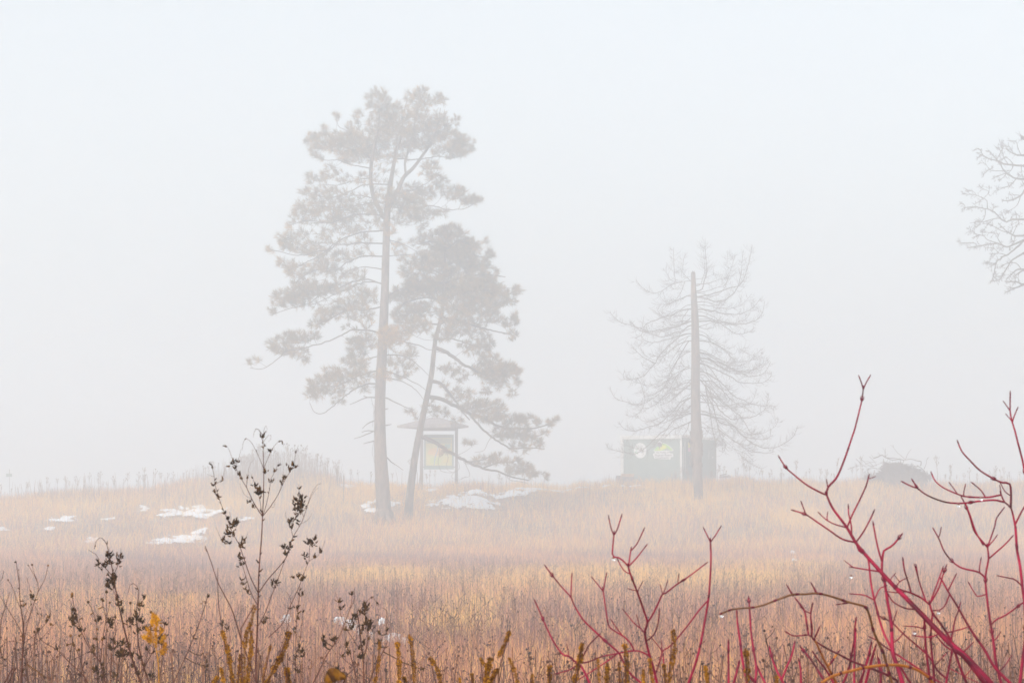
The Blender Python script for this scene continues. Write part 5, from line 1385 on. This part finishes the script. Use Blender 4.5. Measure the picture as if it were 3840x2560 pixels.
# ---- bare oak reaching in from the right
def oak():
    Y = 128.0
    q0 = (4560, 1930)
    base = P(*q0, Y)
    e = empty('oak_tree', (base[0], base[1], float(ground(base[0], base[1]))), 'bare oak whose twisted branches reach in at the right edge', 'tree')
    t = Tree(Y)
    t.trunk('S', "4560,1960 4550,1700 4540,1400 4550,1150 4520,900 4500,650 4480,450", [110, 96, 90, 84, 70, 50, 24], 0.5, 12)
    t.limbs('S', ["4520,950 4350,860 4150,760 3960,690 3840,672", "4515,900 4350,760 4150,650 4000,620 3840,622", "4530,1050 4300,960 4100,850 3950,820 3840,823", "4540,1150 4350,1050 4150,930 3980,890 3840,884", "4545,1200 4350,1120 4150,1000 3980,930 3840,900", "4545,1250 4300,1200 4100,1080 3960,990 3840,948",
                  "4500,700 4300,600 4100,570 3960,575 3840,583", "4150,760 4000,720 3920,700 3840,717", "4100,1080 3980,1050 3900,1060 3840,1066", "4150,650 4000,580 3900,540 3830,515", "4150,1000 4000,990 3900,1005 3840,1012",
                  "4500,650 4600,500 4750,400", "4520,900 4700,750 4900,650", "4545,1100 4750,980 4950,900", "4480,500 4380,380 4300,280"], 46, 14, .3, 1.5)
    t.limbs('O', ["724,465 650,460 600,430 550,390 520,330 480,290 430,230 400,200", "724,345 640,340 560,325 500,300 410,285 350,245 320,190 270,200", "724,830 660,830 600,825 545,840 490,810 440,760 400,740 330,720 200,720 155,740", "724,970 640,970 590,950 540,910 490,860",
                  "724,1015 650,1045 570,1075 530,1060 490,1045 410,1055 300,1070 205,1085", "724,1020 650,1100 580,1155 540,1160 480,1220 460,1290 440,1360 415,1410", "724,1130 660,1170 600,1215 560,1290 510,1370 420,1385", "724,248 640,240 560,190", "724,570 700,610 640,640 560,660 520,645",
                  "724,1290 680,1310 630,1350", "724,1415 690,1410 660,1390 550,1390", "724,1415 640,1450 550,1490", "724,1270 680,1270 630,1300 560,1375"], 19, 6, .4, 1.2, length_w=False)
    t.limbs('O', ["350,245 300,270", "550,385 470,385 410,375 370,320 310,322", "410,375 380,400 340,425", "560,400 500,430 430,465", "570,420 540,450 495,475", "650,465 600,520 540,545 445,575", "640,470 580,550", "590,330 540,250 520,130", "540,250 500,200 450,155", "620,240 600,180 550,160", "700,230 665,170 655,130 570,115",
                  "724,90 690,60", "480,290 520,200 535,110", "690,620 660,610 580,608", "690,630 660,700 600,745 540,765", "200,720 180,690 150,680", "400,740 390,670 360,635 300,605 170,600", "300,600 260,570 190,570", "360,635 405,580 410,520", "400,580 350,550 325,530", "360,635 310,670 270,695", "440,760 450,720 500,715",
                  "545,840 530,790 515,760", "490,820 420,830 350,845 235,860", "440,830 390,880 350,940", "370,740 370,800 320,880 270,900", "590,950 500,920 420,880 350,860", "640,930 660,880 690,850", "300,1070 280,1040 140,1035 110,1020", "490,1045 400,1010 370,980 290,960 240,920 200,910", "370,980 320,970 250,995",
                  "530,1060 490,1000 495,960 420,950 330,940", "460,1215 420,1260", "580,1155 500,1135 410,1140", "480,1130 430,1180 385,1250", "460,1215 350,1220", "490,1130 450,1085 370,1090", "560,1290 520,1335 450,1345", "690,1230 660,1210 600,1220 510,1250", "640,1450 580,1440", "690,1400 670,1360 630,1345", "620,340 600,300 560,270 500,300",
                  "600,830 610,800", "660,830 650,780 640,755", "690,830 680,790", "630,960 610,1000 640,1040", "690,340 700,400 715,440", "640,340 610,380 570,420", "660,460 680,430 665,400", "540,1075 500,1110", "600,1080 590,1110", "650,970 640,1010 620,1060", "600,940 620,900 600,860", "700,460 720,520 690,530"], 9, 3.5, .5, .8, length_w=False)
    ends = [c for c in t.chains if c[2] > 0]
    for (pts, w, li, s) in ends:
        L = np.linalg.norm(np.diff(pts, axis=0), axis=1).sum()
        for q in range(int(L * 7) + 3):
            u = 0.35 + 0.65 * rng.rand() ** .7
            j = min(int(u * (len(pts) - 1)), len(pts) - 2)
            tn = unit(pts[j + 1] - pts[j])
            d = unit(tn * .7 + rng.randn(3) * .7)
            ln = K * (.10 + .20 * rng.rand())
            m1 = pts[j] + d * ln * .5 + rng.randn(3) * .015
            m2 = m1 + unit(d + rng.randn(3) * .5) * ln * .5
            t.chains.append((np.array([pts[j], m1, m2]), np.array([.014, .011, .008]), li, 3))
            for r_ in range(2):
                t.chains.append((np.array([m1, m1 + unit(d + rng.randn(3) * .9) * ln * .35]), np.array([.0095, .007]), li, 3))
    t.build(e, 'grey_bark', 'twig')
oak()

# ------------------------------------------------------------------ kiosk
def kiosk():
    Y = 152.5
    def p(x, y, dy=0.0): return P(*T('K', x, y), Y + dy)
    L = p(1015, 1250); Rr = p(1744, 1380)
    gl = float(ground((L[0] + Rr[0]) / 2, Y))
    e = empty('kiosk', ((L[0] + Rr[0]) / 2, Y, gl), 'hip-roofed information kiosk with a yellow map board, behind the leaning pine', 'kiosk')
    top = p(1015, 400)[2]
    for x in (L[0], Rr[0]):
        a = Acc(); w = .07 * K
        a.box((x - w, Y - w, float(ground(x, Y)) - .3), (x + w, Y + w, top + .12 * K))
        a.build('post', M['kiosk_wood'], e)
    # panel
    x0, x1 = p(1066, 0)[0], p(1690, 0)[0]
    z0, z1 = p(0, 1225)[2], p(0, 495)[2]
    f = Acc()
    b = .055 * K
    f.box((x0, Y - .05, z1 - .16 * K), (x1, Y + .05, z1)); f.box((x0, Y - .05, z0), (x1, Y + .05, z0 + .17 * K))
    f.box((x0, Y - .05, z0 + .17 * K), (x0 + b * 1.6, Y + .05, z1 - .16 * K)); f.box((x1 - b * 1.4, Y - .05, z0 + .17 * K), (x1, Y + .05, z1 - .16 * K))
    fr = f.build('board_frame', M['green_panel'], e)
    for z in (z1 - .08 * K, z0 + .1 * K):
        r_ = Acc(); r_.box((L[0] + .07 * K, Y - .02, z - .03), (x0, Y + .02, z + .03)); r_.box((x1, Y - .02, z - .03), (Rr[0] - .07 * K, Y + .02, z + .03))
    r_.build('bracket', M['kiosk_wood'], e)
    # map sheet with coloured areas
    mx0, mx1, mz0, mz1 = x0 + b * 1.6, x1 - b * 1.4, z0 + .17 * K, z1 - .16 * K
    m = Acc(); m.box((mx0, Y - .015, mz0), (mx1, Y + .015, mz1))
    m.build('map_sheet', flat('map_yellow', (.66, .60, .30)), e)
    def area(name, pts, c, lift):
        a = Acc()
        n = len(pts)
        v = [[mx0 + (mx1 - mx0) * u, Y - .015 - .004 * lift, mz0 + (mz1 - mz0) * w] for u, w in pts]
        v2 = [[q[0], q[1] + .003, q[2]] for q in v]
        c0 = np.mean(v, axis=0); a.add(np.vstack([v, [c0], v2]), [[i, (i + 1) % n, n] for i in range(n)], [[i, (i + 1) % n, n + 1 + (i + 1) % n, n + 1 + i] for i in range(n)])
        a.build(name, flat(name, c), e)
    area('map_heading', [(.02, .80), (.98, .80), (.98, .98), (.02, .98)], (.42, .46, .34), 1)
    area('map_area', [(.05, .42), (.30, .36), (.62, .38), (.72, .48), (.60, .62), (.35, .66), (.12, .58)], (.75, .50, .25), 1)
    area('map_area', [(.72, .62), (.94, .62), (.94, .78), (.72, .78)], (.35, .50, .42), 1)
    area('map_area', [(.15, .08), (.55, .05), (.60, .25), (.40, .32), (.18, .28)], (.56, .60, .24), 1)
    area('map_area', [(.66, .10), (.9, .12), (.88, .30), (.70, .28)], (.70, .58, .22), 1)
    area('map_river', [(.30, .02), (.33, .02), (.36, .3), (.44, .5), (.5, .74), (.47, .74), (.41, .5), (.33, .3)], (.30, .42, .55), 2)
    # hip roof
    xa, xb = p(500, 0)[0], p(2000, 0)[0]
    ze = p(0, 372)[2]; zt = p(0, 150)[2]
    ya, yb = Y - 1.15 * K, Y + 1.15 * K
    r1, r2 = p(1180, 0)[0], p(1400, 0)[0]
    f1, f2 = p(930, 0)[0], p(1640, 0)[0]
    ring = [(xa, Y, .05 * K, .07 * K), (f1, ya, 0, .17 * K), (f2, ya, 0, .17 * K), (xb, Y, .05 * K, .07 * K), (f2, yb, 0, .17 * K), (f1, yb, 0, .17 * K)]
    v = [[x, y, ze + dz] for x, y, dz, h in ring] + [[x, y, ze + dz + h] for x, y, dz, h in ring] + [[r1, Y, zt], [r2, Y, zt]]
    r = Acc()
    r.add(v, [[6, 7, 12], [8, 9, 13], [9, 10, 13], [11, 6, 12]], [[7, 8, 13, 12], [10, 11, 12, 13]] + [[i, (i + 1) % 6, 6 + (i + 1) % 6, 6 + i] for i in range(6)] + [[0, 5, 4, 3], [0, 3, 2, 1]])
    r.build('roof', M['roofing'], e)
    for (k, ee) in ((6, 12), (7, 12), (8, 13), (9, 13), (12, 13)):
        c = Acc()
        c.tube([v[k], v[ee]], [.022, .022], 5)
        c.build('ridge_cap', M['roofing'], e)
    c = Acc()
    c.box((L[0] - .1, Y - .13, ze - .14), (Rr[0] + .1, Y + .13, ze - .003)); c.build('cross_beam', M['kiosk_wood'], e)
kiosk()

# ------------------------------------------------------------------ sign trailer
def text_mesh(s, size, name, parent, material, M3, depth=.004, align='CENTER', shear=0, bold=0):
    cu = bpy.data.curves.new(name, 'FONT')
    cu.body = s; cu.size = size; cu.extrude = depth; cu.align_x = align; cu.offset = bold
    cu.resolution_u = 3; cu.space_line = .95
    ob = bpy.data.objects.new(name, cu)
    COL.objects.link(ob)
    dg = bpy.context.evaluated_depsgraph_get()
    me = bpy.data.meshes.new_from_object(ob.evaluated_get(dg))
    bpy.data.objects.remove(ob); bpy.data.curves.remove(cu)
    n = len(me.vertices)
    co = np.empty(n * 3, np.float32); me.vertices.foreach_get('co', co)
    co = co.reshape(-1, 3)
    me.vertices.foreach_set('co', M3(co).astype(np.float32).ravel())
    me.materials.clear(); me.materials.append(material)
    o = bpy.data.objects.new(name, me); COL.objects.link(o); o.parent = parent
    if parent.type == 'EMPTY':
        o.matrix_parent_inverse = parent.matrix_basis.inverted()
    return o

def trailer():
    Y = 156.0
    C = P(*T('L2', 857, 1420), Y)
    topz = P(*T('L2', 857, 968), Y)[2]
    A_ = P(*T('L2', 205, 1400), Y + 1.2 * K); B_ = P(*T('L2', 1285, 1400), Y + 4.0 * K)
    zb = P(*T('L2', 857, 1405), Y)[2]
    C2, A2, B2 = C[:2], A_[:2], B_[:2]
    # make the two sides square to each other
    ua = (A2 - C2); wa = np.linalg.norm(ua); ua = ua / wa; wa = wa / K
    ub = np.array([-ua[1], ua[0]])
    if ub[1] < 0: ub = -ub
    wb = (B2[0] - C2[0]) / ub[0] / K if abs(ub[0]) > .1 else 4.3
    wb = min(wb, 5.2)
    H = (topz - zb) / K
    e = empty('sign_trailer', (C2[0], C2[1], float(ground(*C2))), 'dark green box trailer with white trim and two round-shouldered park signs, behind the larch', 'trailer')
    nrm = -ub       # outward normal of the signed face
    def F(u, z, out=0.0):     # face A: u metres to the left of the corner
        q = C2 + (ua * u + nrm * out) * K
        return [q[0], q[1], zb + z * K]
    def S_(u, z, out=0.0):
        q = C2 + (ub * u - ua * out) * K
        return [q[0], q[1], zb + z * K]
    def fbox(fn, u0, u1, z0, z1, o0, o1, name, material):
        a = Acc()
        v = [fn(u, z, o) for z in (z0, z1) for o in (o0, o1) for u in (u0, u1)]
        a.add(v, None, [[0, 2, 3, 1], [4, 5, 7, 6], [0, 1, 5, 4], [2, 6, 7, 3], [0, 4, 6, 2], [1, 3, 7, 5]])
        return a.build(name, M[material] if isinstance(material, str) else material, e)
    # body
    a = Acc()
    v = []
    for z in (-0.45, H):
        for (i, j) in ((0, 0), (wa, 0), (wa, wb), (0, wb)):
            q = C2 + (ua * i + ub * j) * K
            v.append([q[0], q[1], zb + z * K])
    a.add(v, None, [[0, 3, 2, 1], [4, 5, 6, 7], [0, 1, 5, 4], [1, 2, 6, 5], [2, 3, 7, 6], [3, 0, 4, 7]])
    a.build('body', M['green_panel'], e)
    # trims
    fbox(F, -.03, wa + .03, H - .14, H + .04, .0025, .05, 'top_trim', 'white_paint')
    fbox(F, -.05, .05, -.2, H - .143, .003, .05, 'corner_post', 'white_paint')
    fbox(F, wa - .13, wa + .03, -.2, H - .143, .003, .05, 'corner_post', 'white_paint')
    fbox(S_, .055, wb + .02, H - .08, H + .03, .0025, .04, 'side_trim', 'white_paint')
    fbox(S_, wb - .06, wb + .02, 0, H - .083, .003, .03, 'rear_post', 'grey_board')
    fbox(S_, .25, .29, .3, H - .5, .003, .02, 'handrail', 'white_paint')
    fbox(S_, .50, .55, .2, H - .25, .003, .02, 'door_bar', 'white_paint')
    fbox(S_, .7, 1.7, .05, H - .2, .003, .015, 'door', 'dark_panel')
    fbox(S_, wb - 1.1, wb - 1.06, .9, 1.35, .003, .015, 'latch_bar', 'white_paint')
    fbox(S_, wb - .55, wb - .47, .95, 1.03, .003, .04, 'vent_cap', 'white_paint')
    fbox(S_, .95, 1.25, H - .55, H - .3, .018, .03, 'side_sign', flat('sign_yellow', (.75, .65, .15)))
    fbox(S_, .95, 1.25, H - .72, H - .56, .018, .03, 'side_sign', flat('sign_pink', (.70, .35, .45)))
    # roof vent rails
    a = Acc()
    def roofp(i, j, z): q = C2 + (ua * i + ub * j) * K; return [q[0], q[1], zb + (H + z) * K]
    for (i0, i1, j, z) in [(wa * .38, wa * .55, 1.6, .12), (wa * .05, wa * .25, 2.4, .10)]:
        a = Acc()
        a.tube([roofp(i0, j, -.02), roofp(i0, j, z), roofp(i1, j, z), roofp(i1, j, -.02)], .018, 5)
        a.build('roof_rail', M['board'], e)
    # signs: place by fraction across the face
    def fu(x): return (857 - x) / (857 - 205) * wa
    def fz(y): return (1405 - y) / (1405 - 968) * H
    def mapper(u0, z0, out, sx=1.0):
        def f(co):
            return np.array([F(u0 - c[0] * sx, z0 + c[1], out + c[2]) for c in co])
        return f
    def disc(name, pts, o0, o1, material):
        n = len(pts)
        fr = [F(u, z, o1) for u, z in pts]; bk = [F(u, z, o0) for u, z in pts]
        a = Acc(); c0 = np.mean(fr, axis=0)
        a.add(np.vstack([fr, [c0], bk]), [[i, (i + 1) % n, n] for i in range(n)], [[i, (i + 1) % n, n + 1 + (i + 1) % n, n + 1 + i] for i in range(n)])
        return a.build(name, material, e)
    uc, zc = fu(412), fz(1123)
    ru, rz = 67 / 652 * wa, 85 / 437 * H
    white = flat('sign_white', (.80, .80, .80)); green = flat('logo_green', (.06, .50, .18)); blue = flat('logo_blue', (.12, .30, .60)); dark = flat('logo_dark', (.13, .12, .13))
    disc('oval_sign', [(uc + ru * math.cos(t), zc + rz * math.sin(t)) for t in np.linspace(0, 2 * math.pi, 40, endpoint=False)], .004, .02, white)
    def ribbon(name, pts, w, material, out=.024):
        sm = spline(np.array(pts, float), 24)
        p3 = np.array([F(fu(x), fz(y), out) for x, y in sm])
        a = Acc()
        ww = w if np.ndim(w) else np.full(24, w)
        a.tube(p3, np.interp(np.linspace(0, 1, 24), np.linspace(0, 1, len(ww)), ww), 6)
        a.build(name, material, e)
    ribbon('tree_emblem', [(392, 1060), (388, 1075), (402, 1088), (386, 1092), (392, 1104), (372, 1112), (378, 1128), (358, 1142), (376, 1150), (384, 1160), (380, 1180)], [.5 * K * a_ for a_ in (.006, .014, .012, .016, .022, .016, .022, .030, .026, .016, .008)], green)
    ribbon('tree_emblem', [(395, 1140), (390, 1152), (400, 1150)], .006, green)
    ribbon('wave_emblem', [(392, 1146), (415, 1136), (428, 1144), (440, 1134), (455, 1140)], .007, blue)
    for i, (s, y) in enumerate([('Dane', 1082), ('County', 1101), ('Parks', 1121)]):
        text_mesh(s, .105, 'lettering', e, flat('sign_grey', (.28, .28, .30)), mapper(fu(406), fz(y), .024, .82), align='LEFT')
    # conservancy sign
    outl = [(555, 1132), (566, 1112), (585, 1092), (600, 1076), (598, 1050), (604, 1032), (616, 1022), (634, 1022), (646, 1032), (656, 1040), (690, 1050), (724, 1070), (756, 1100), (774, 1124), (770, 1134), (728, 1132), (726, 1152), (770, 1160), (772, 1196), (746, 1200), (740, 1228), (712, 1222), (570, 1214), (560, 1200), (562, 1186), (552, 1184), (554, 1156), (572, 1152), (572, 1138)]
    a = Acc()
    import bmesh
    from mathutils.geometry import tessellate_polygon
    def poly(name, pts, o0, o1, material):
        fr = [F(fu(x), fz(y), o1) for x, y in pts]; bk = [F(fu(x), fz(y), o0) for x, y in pts]
        n = len(pts)
        tri = tessellate_polygon([[Vector((x, y, 0)) for x, y in pts]])
        a = Acc(); a.add(np.vstack([fr, bk]), [list(t_) for t_ in tri], [[i, (i + 1) % n, n + (i + 1) % n, n + i] for i in range(n)])
        return a.build(name, material, e)
    poly('logo_sign', outl, .004, .02, white)
    dome = [(562, 1128), (575, 1108), (598, 1084), (625, 1062), (655, 1048), (690, 1057), (722, 1076), (750, 1102), (766, 1126), (700, 1124), (640, 1126)]
    poly('hill_emblem', dome, .0205, .024, flat('logo_lime', (.33, .62, .08)))
    poly('sun_emblem', [(600, 1118), (625, 1090), (652, 1066), (690, 1072), (700, 1100), (660, 1112), (640, 1122)], .0245, .027, flat('logo_yellow', (.72, .72, .08)))
    poly('oak_emblem', [(604, 1086), (600, 1062), (604, 1044), (618, 1034), (636, 1036), (648, 1050), (652, 1070), (645, 1086), (630, 1088), (629, 1104), (648, 1110), (606, 1112), (623, 1104), (622, 1088)], .0275, .030, flat('logo_plum', (.16, .12, .15)))
    poly('path_emblem', [(655, 1118), (690, 1108), (716, 1112), (700, 1100), (704, 1086), (712, 1100), (716, 1108), (730, 1114), (750, 1122), (700, 1123)], .0275, .030, flat('logo_slate', (.25, .27, .36)))
    for (s, sz, x, y) in [('The Friends of', .125, 652, 1156), ('Pheasant Branch', .150, 664, 1187), ('Conservancy', .150, 650, 1213)]:
        text_mesh(s, sz, 'lettering', e, dark, mapper(fu(x), fz(y), .024, .86), bold=.001)
    # wooden step and blocks
    base = empty('wooden_step', P(*T('L2', 270, 1430), Y + .6), 'pale wooden step resting on grey blocks at the left foot of the trailer', 'step')
    def wbox(name, x0, x1, y0, y1, dY, dep, material, parent):
        p0 = P(*T('L2', x0, y1), Y + dY); p1 = P(*T('L2', x1, y0), Y + dY)
        a = Acc(); a.box((p0[0], p0[1], p0[2]), (p1[0], p0[1] + dep, p1[2])); a.build(name, M[material], parent)
    wbox('tread', 205, 342, 1380, 1412, -.2, .5, 'board', base)
    wbox('block', 145, 240, 1412.5, 1530, -.2, .5, 'grey_board', base)
    wbox('block', 245, 345, 1412.5, 1530, -.15, .45, 'grey_board', base)
    wbox('tread', 150, 200, 1400, 1412, -.15, .4, 'grey_board', base)
    pb = empty('lumber_stack', P(*T('L2', 1330, 1400), Y + 2), 'few old boards lying at the right end of the trailer', 'lumber')
    for (x0, y0, x1, y1) in [(1275, 1378, 1350, 1360), (1280, 1392, 1380, 1378), (1300, 1398, 1400, 1390), (1270, 1398, 1350, 1400)]:
        p0 = P(*T('L2', x0, y0 + 22), Y + 1.8); p1 = P(*T('L2', x1, y1 + 22), Y + 2.1 + .2 * rng.rand())
        a = Acc(); a.tube([p0, p1], [.045, .04], 4); a.build('plank', M['grey_board'], pb)
trailer()

# ------------------------------------------------------------------ brush pile
def brush():
    Y = 150.5
    c = P(*T('B', 830, 560), Y)
    e = empty('brush_pile', (c[0], c[1], float(ground(c[0], c[1]))), 'grey heap of tangled roots and dead branches on the skyline at right', 'brush pile')
    def p(x, y, d=0): return P(*T('B', x, y), Y + d)
    a = Acc()
    ctr = p(880, 520)
    nu, nv = 26, 12
    outline = [(620, 560), (650, 500), (685, 445), (680, 395), (720, 395), (800, 410), (880, 400), (960, 430), (1010, 455), (1060, 480), (1110, 505), (1150, 540), (1165, 560)]
    sm = spline([p(*q) for q in outline], nu)
    V = []
    for j in range(nv):
        th = math.pi * j / (nv - 1) - math.pi / 2
        for i in range(nu):
            q = sm[i]
            zc = c[2] - .8
            w = math.cos(th)
            r = 1.2 * math.sin(th)
            z = zc + (q[2] - zc) * w
            V.append([q[0] + .05 * mnoise.noise((i * .9, j * .9, 1)), Y + r, z + (.22 * mnoise.noise((i * .7, j * .8, 5)) + .12 * mnoise.noise((i * 1.9, j * 1.8, 2)))])
    Q = [[j * nu + i, j * nu + i + 1, (j + 1) * nu + i + 1, (j + 1) * nu + i] for j in range(nv - 1) for i in range(nu - 1)]
    a.add(V, None, Q)
    a.build('root_mass', M['twig'], e)
    b = Acc()
    for k in range(900):
        x = 470 + 740 * rng.rand()
        top = np.interp(x, [q[0] for q in outline], [q[1] for q in outline])
        y = top + (560 - top) * rng.rand() ** 1.5 - 14 - 26 * rng.rand() ** 2
        p0 = p(x, y, rng.randn() * .5)
        d = unit(np.array([rng.randn(), rng.randn() * .7, rng.randn() * .6 + .15]))
        ln = .25 + .6 * rng.rand()
        b.tube([p0 - d * ln * .5, p0 + rng.randn(3) * .04, p0 + d * ln * .5 + rng.randn(3) * .06], [.022, .017, .007], 4)
    b.build('brushwood_foliage', M['twig'], e)
    S = ["940,330 900,290 840,240 795,180 760,150", "795,180 790,145", "940,330 965,260 1010,200", "690,300 700,240 700,190", "700,290 690,220 665,190", "560,310 620,290 660,270 700,300 800,310 920,330", "560,310 530,265", "640,280 610,240", "1160,440 1185,380 1195,320 1220,295", "1190,330 1215,300",
         "1080,400 1130,430 1170,480 1220,550", "1120,400 1125,350 1080,340 1000,320 940,330", "250,440 380,400 500,400 600,400", "400,310 480,380 560,420 620,450", "350,320 420,380 500,440", "700,300 780,330 860,325 930,335", "480,450 560,400 640,370 680,340", "510,290 560,340 600,400", "460,380 520,360 600,350", "700,290 730,260", "560,410 500,350 440,350", "600,430 540,430 470,460 420,500"]
    for k, s in enumerate(S):
        pp = parse('B', s); sm = spline(pp, 14)
        d = rng.randn() * .35
        t = Acc()
        w = .038 if k in (5, 10, 11, 15) else .018
        t.tube([P(q[0], q[1], Y - .3 + d * i / 13) for i, q in enumerate(sm)], np.linspace(w, w * .45, 14), 5)
        t.build('branch', M['twig'], e, smooth=True)
brush()

# ------------------------------------------------------------------ weeds standing on the skyline
def weed_proto(kind):
    a = Acc(); rnd = rng
    if kind == 0:        # goldenrod-like stalk with a fine branched head
        a.tube([[0, 0, 0], [.02, .01, .5], [.0, .02, .8], [.03, .0, 1.0]], [.011, .009, .007, .005], 4, .5)
        for k in range(16):
            z = .72 + .28 * rnd.rand(); th = rnd.rand() * 6.28; ln = .05 + .10 * rnd.rand()
            b0 = np.array([.015, .01, z]); b1 = b0 + [ln * math.cos(th) * .7, ln * math.sin(th) * .7, ln]
            a.tube([b0, (b0 + b1) / 2 + [0, 0, -.01], b1], [.005, .004, .004], 3, .5)
            a.blob(b1, .011 + .006 * rnd.rand(), .3, nu=4, nv=2)
    elif kind == 1:      # plain thin stalks in a pair
        for q in range(3):
            x, y = rnd.randn(2) * .05; l = rnd.randn(2) * .08
            a.tube([[x, y, 0], [x + l[0] * .3, y, .5], [x + l[0], y + l[1], .8 + .2 * rnd.rand()]], [.010, .008, .004], 4, .6)
    elif kind == 2:      # stalk with round heads
        a.tube([[0, 0, 0], [.01, 0, .5], [-.01, .01, .95]], [.010, .008, .006], 4, .4)
        a.blob([-.01, .01, .97], .024, .1)
        for k in range(4):
            z = .6 + .25 * rnd.rand(); th = rnd.rand() * 6.28
            b0 = np.array([0, 0, z]); b1 = b0 + [.08 * math.cos(th), .08 * math.sin(th), .10 + .1 * rnd.rand()]
            a.tube([b0, b1], [.006, .004], 3, .4); a.blob(b1, .018, .1, nu=5, nv=3)
    else:                # feathery grass plume
        a.tube([[0, 0, 0], [.01, 0, .5], [.02, .01, .78], [.08, .01, 1.0]], [.009, .007, .006, .003], 4, .6)
        for k in range(26):
            z = .72 + .27 * rnd.rand()
            b0 = np.array([.02 + .2 * max(0, z - .78), .01, z]); d = unit([rnd.randn() * .5 + .2, rnd.randn() * .5, .9])
            a.tube([b0, b0 + d * (.04 + .06 * rnd.rand())], [.009, .003], 3, .5)
    return a
PROTO = []
def skyline():
    specs = []
    # left knoll
    def crest_at(xd, yoff=0.0, Y=None):
        Yv = 148 + 7 * rng.rand() if Y is None else Y
        x = (xd * 1.6327 - 1920) / FPX * Yv
        return x, Yv
    for k in range(150):
        xd = np.clip(rng.normal(600, 120), 395, 775)
        h = np.interp(xd, [380, 450, 550, 640, 700, 740, 780], [.6, 1.0, 1.35, 1.9, 1.9, 1.25, 1.2]) * (.62 + .38 * rng.rand())
        specs.append((xd, h, rng.choice([0, 1, 1, 0, 2]), 'knoll'))
    for k in range(70):
        xd = rng.uniform(-30, 400); h = (.7 + .55 * rng.rand())
        specs.append((xd, h, rng.choice([0, 1, 2, 2, 1]), 'left'))
    for k in range(80):
        xd = rng.uniform(1665, 2400); h = (.68 + .42 * rng.rand() ** 2)
        specs.append((xd, h, rng.choice([0, 2, 3, 0]), 'right'))
    for k in range(46):
        xd = rng.choice([rng.uniform(780, 1000), rng.uniform(1080, 1300), rng.uniform(1540, 1660)]); h = .7 + .45 * rng.rand()
        specs.append((xd, h, rng.choice([0, 1, 2]), 'mid'))
    for xd, h, kd in [(1825, 1.35, 0), (1920, 1.45, 3), (1976, 1.4, 0), (2152, 1.5, 0), (2180, 1.15, 0), (2227, 1.1, 2), (1708, 1.25, 0), (948, 1.5, 0), (960, 1.55, 1)]:
        specs.append((xd, h, kd, 'right' if xd > 1500 else 'mid'))
    info = {'knoll': (' on the left knoll skyline', 'on the left knoll'),
            'left': (' on the low skyline left of the knoll', 'on the low left skyline'),
            'right': (' on the skyline around the brush pile', 'on the right skyline'),
            'mid': (' on the crest between knoll and trailer', 'on the middle crest')}
    protos = {}
    for (xd, h, kd, zn) in specs:
        key = (kd, rng.randint(3))
        x, Yv = crest_at(xd)
        if key not in protos:
            o = weed_proto(kd).build('weed_stalk', M['weed'])
            protos[key] = o
        else:
            o = protos[key].copy(); COL.objects.link(o)
        hh = h * 1.22 + 0.10
        o.location = (x, Yv, float(ground(x, Yv)))
        o.scale = (hh * .9 + .1, hh * .9 + .1, hh)
        o.rotation_euler = (rng.randn() * .05, rng.randn() * .05, rng.rand() * 6.28)
        form = ['fine-branched goldenrod stalk', 'bare forked stalk', 'round-headed stalk', 'feathery-plumed stalk'][kd]
        tag(o, 'dead ' + form + info[zn][0], 'weed', form + 's ' + info[zn][1])
    # few dark weeds on the left hill face and middle field
    for (xd, yd, h) in [(288, 1190, .9), (648, 1150, 1.0), (120, 1160, 1.0), (190, 1165, 1.0), (205, 1150, .9), (1000, 1105, 1.0), (330, 1150, .8)]:
        q = pix2ground(xd * 1.6327, yd * 1.6327, .4)
        o = protos[(0, 0)].copy() if (0, 0) in protos else list(protos.values())[0].copy()
        COL.objects.link(o)
        o.location = (q[0], q[1], float(ground(q[0], q[1]))); o.scale = (1, 1, h + .3); o.rotation_euler = (0, 0, rng.rand() * 6)
        tag(o, 'taller dead stalk standing out of the grass on the hill face', 'weed', 'dead stalks on the hill face')
skyline()

# small grey instrument box on a pole far off at left
def farpole():
    Y = 173.0
    b = P(57, 1860, Y); z0 = float(ground(b[0], Y))
    e = empty('marker_post', (b[0], Y, z0), 'faint grey box on a thin pole in the fog at the far left', 'post')
    a = Acc(); b = P(35, 1860, Y); a.tube([[b[0], Y, z0 - .2], [b[0], Y, P(0, 1775, Y)[2]]], [.02, .015], 6); a.build('pole', M['grey_board'], e)
    p = P(35, 1781, Y); a = Acc(); a.box((p[0] - .2, Y - .1, p[2] - .11), (p[0] + .17, Y + .1, p[2] + .11)); a.build('box', M['green_panel'], e)
    a = Acc(); q = P(36, 1758, Y); a.tube([[q[0], Y, p[2] + .08], [q[0], Y, q[2]]], [.03, .02], 5); a.build('aerial', M['grey_board'], e)
farpole()
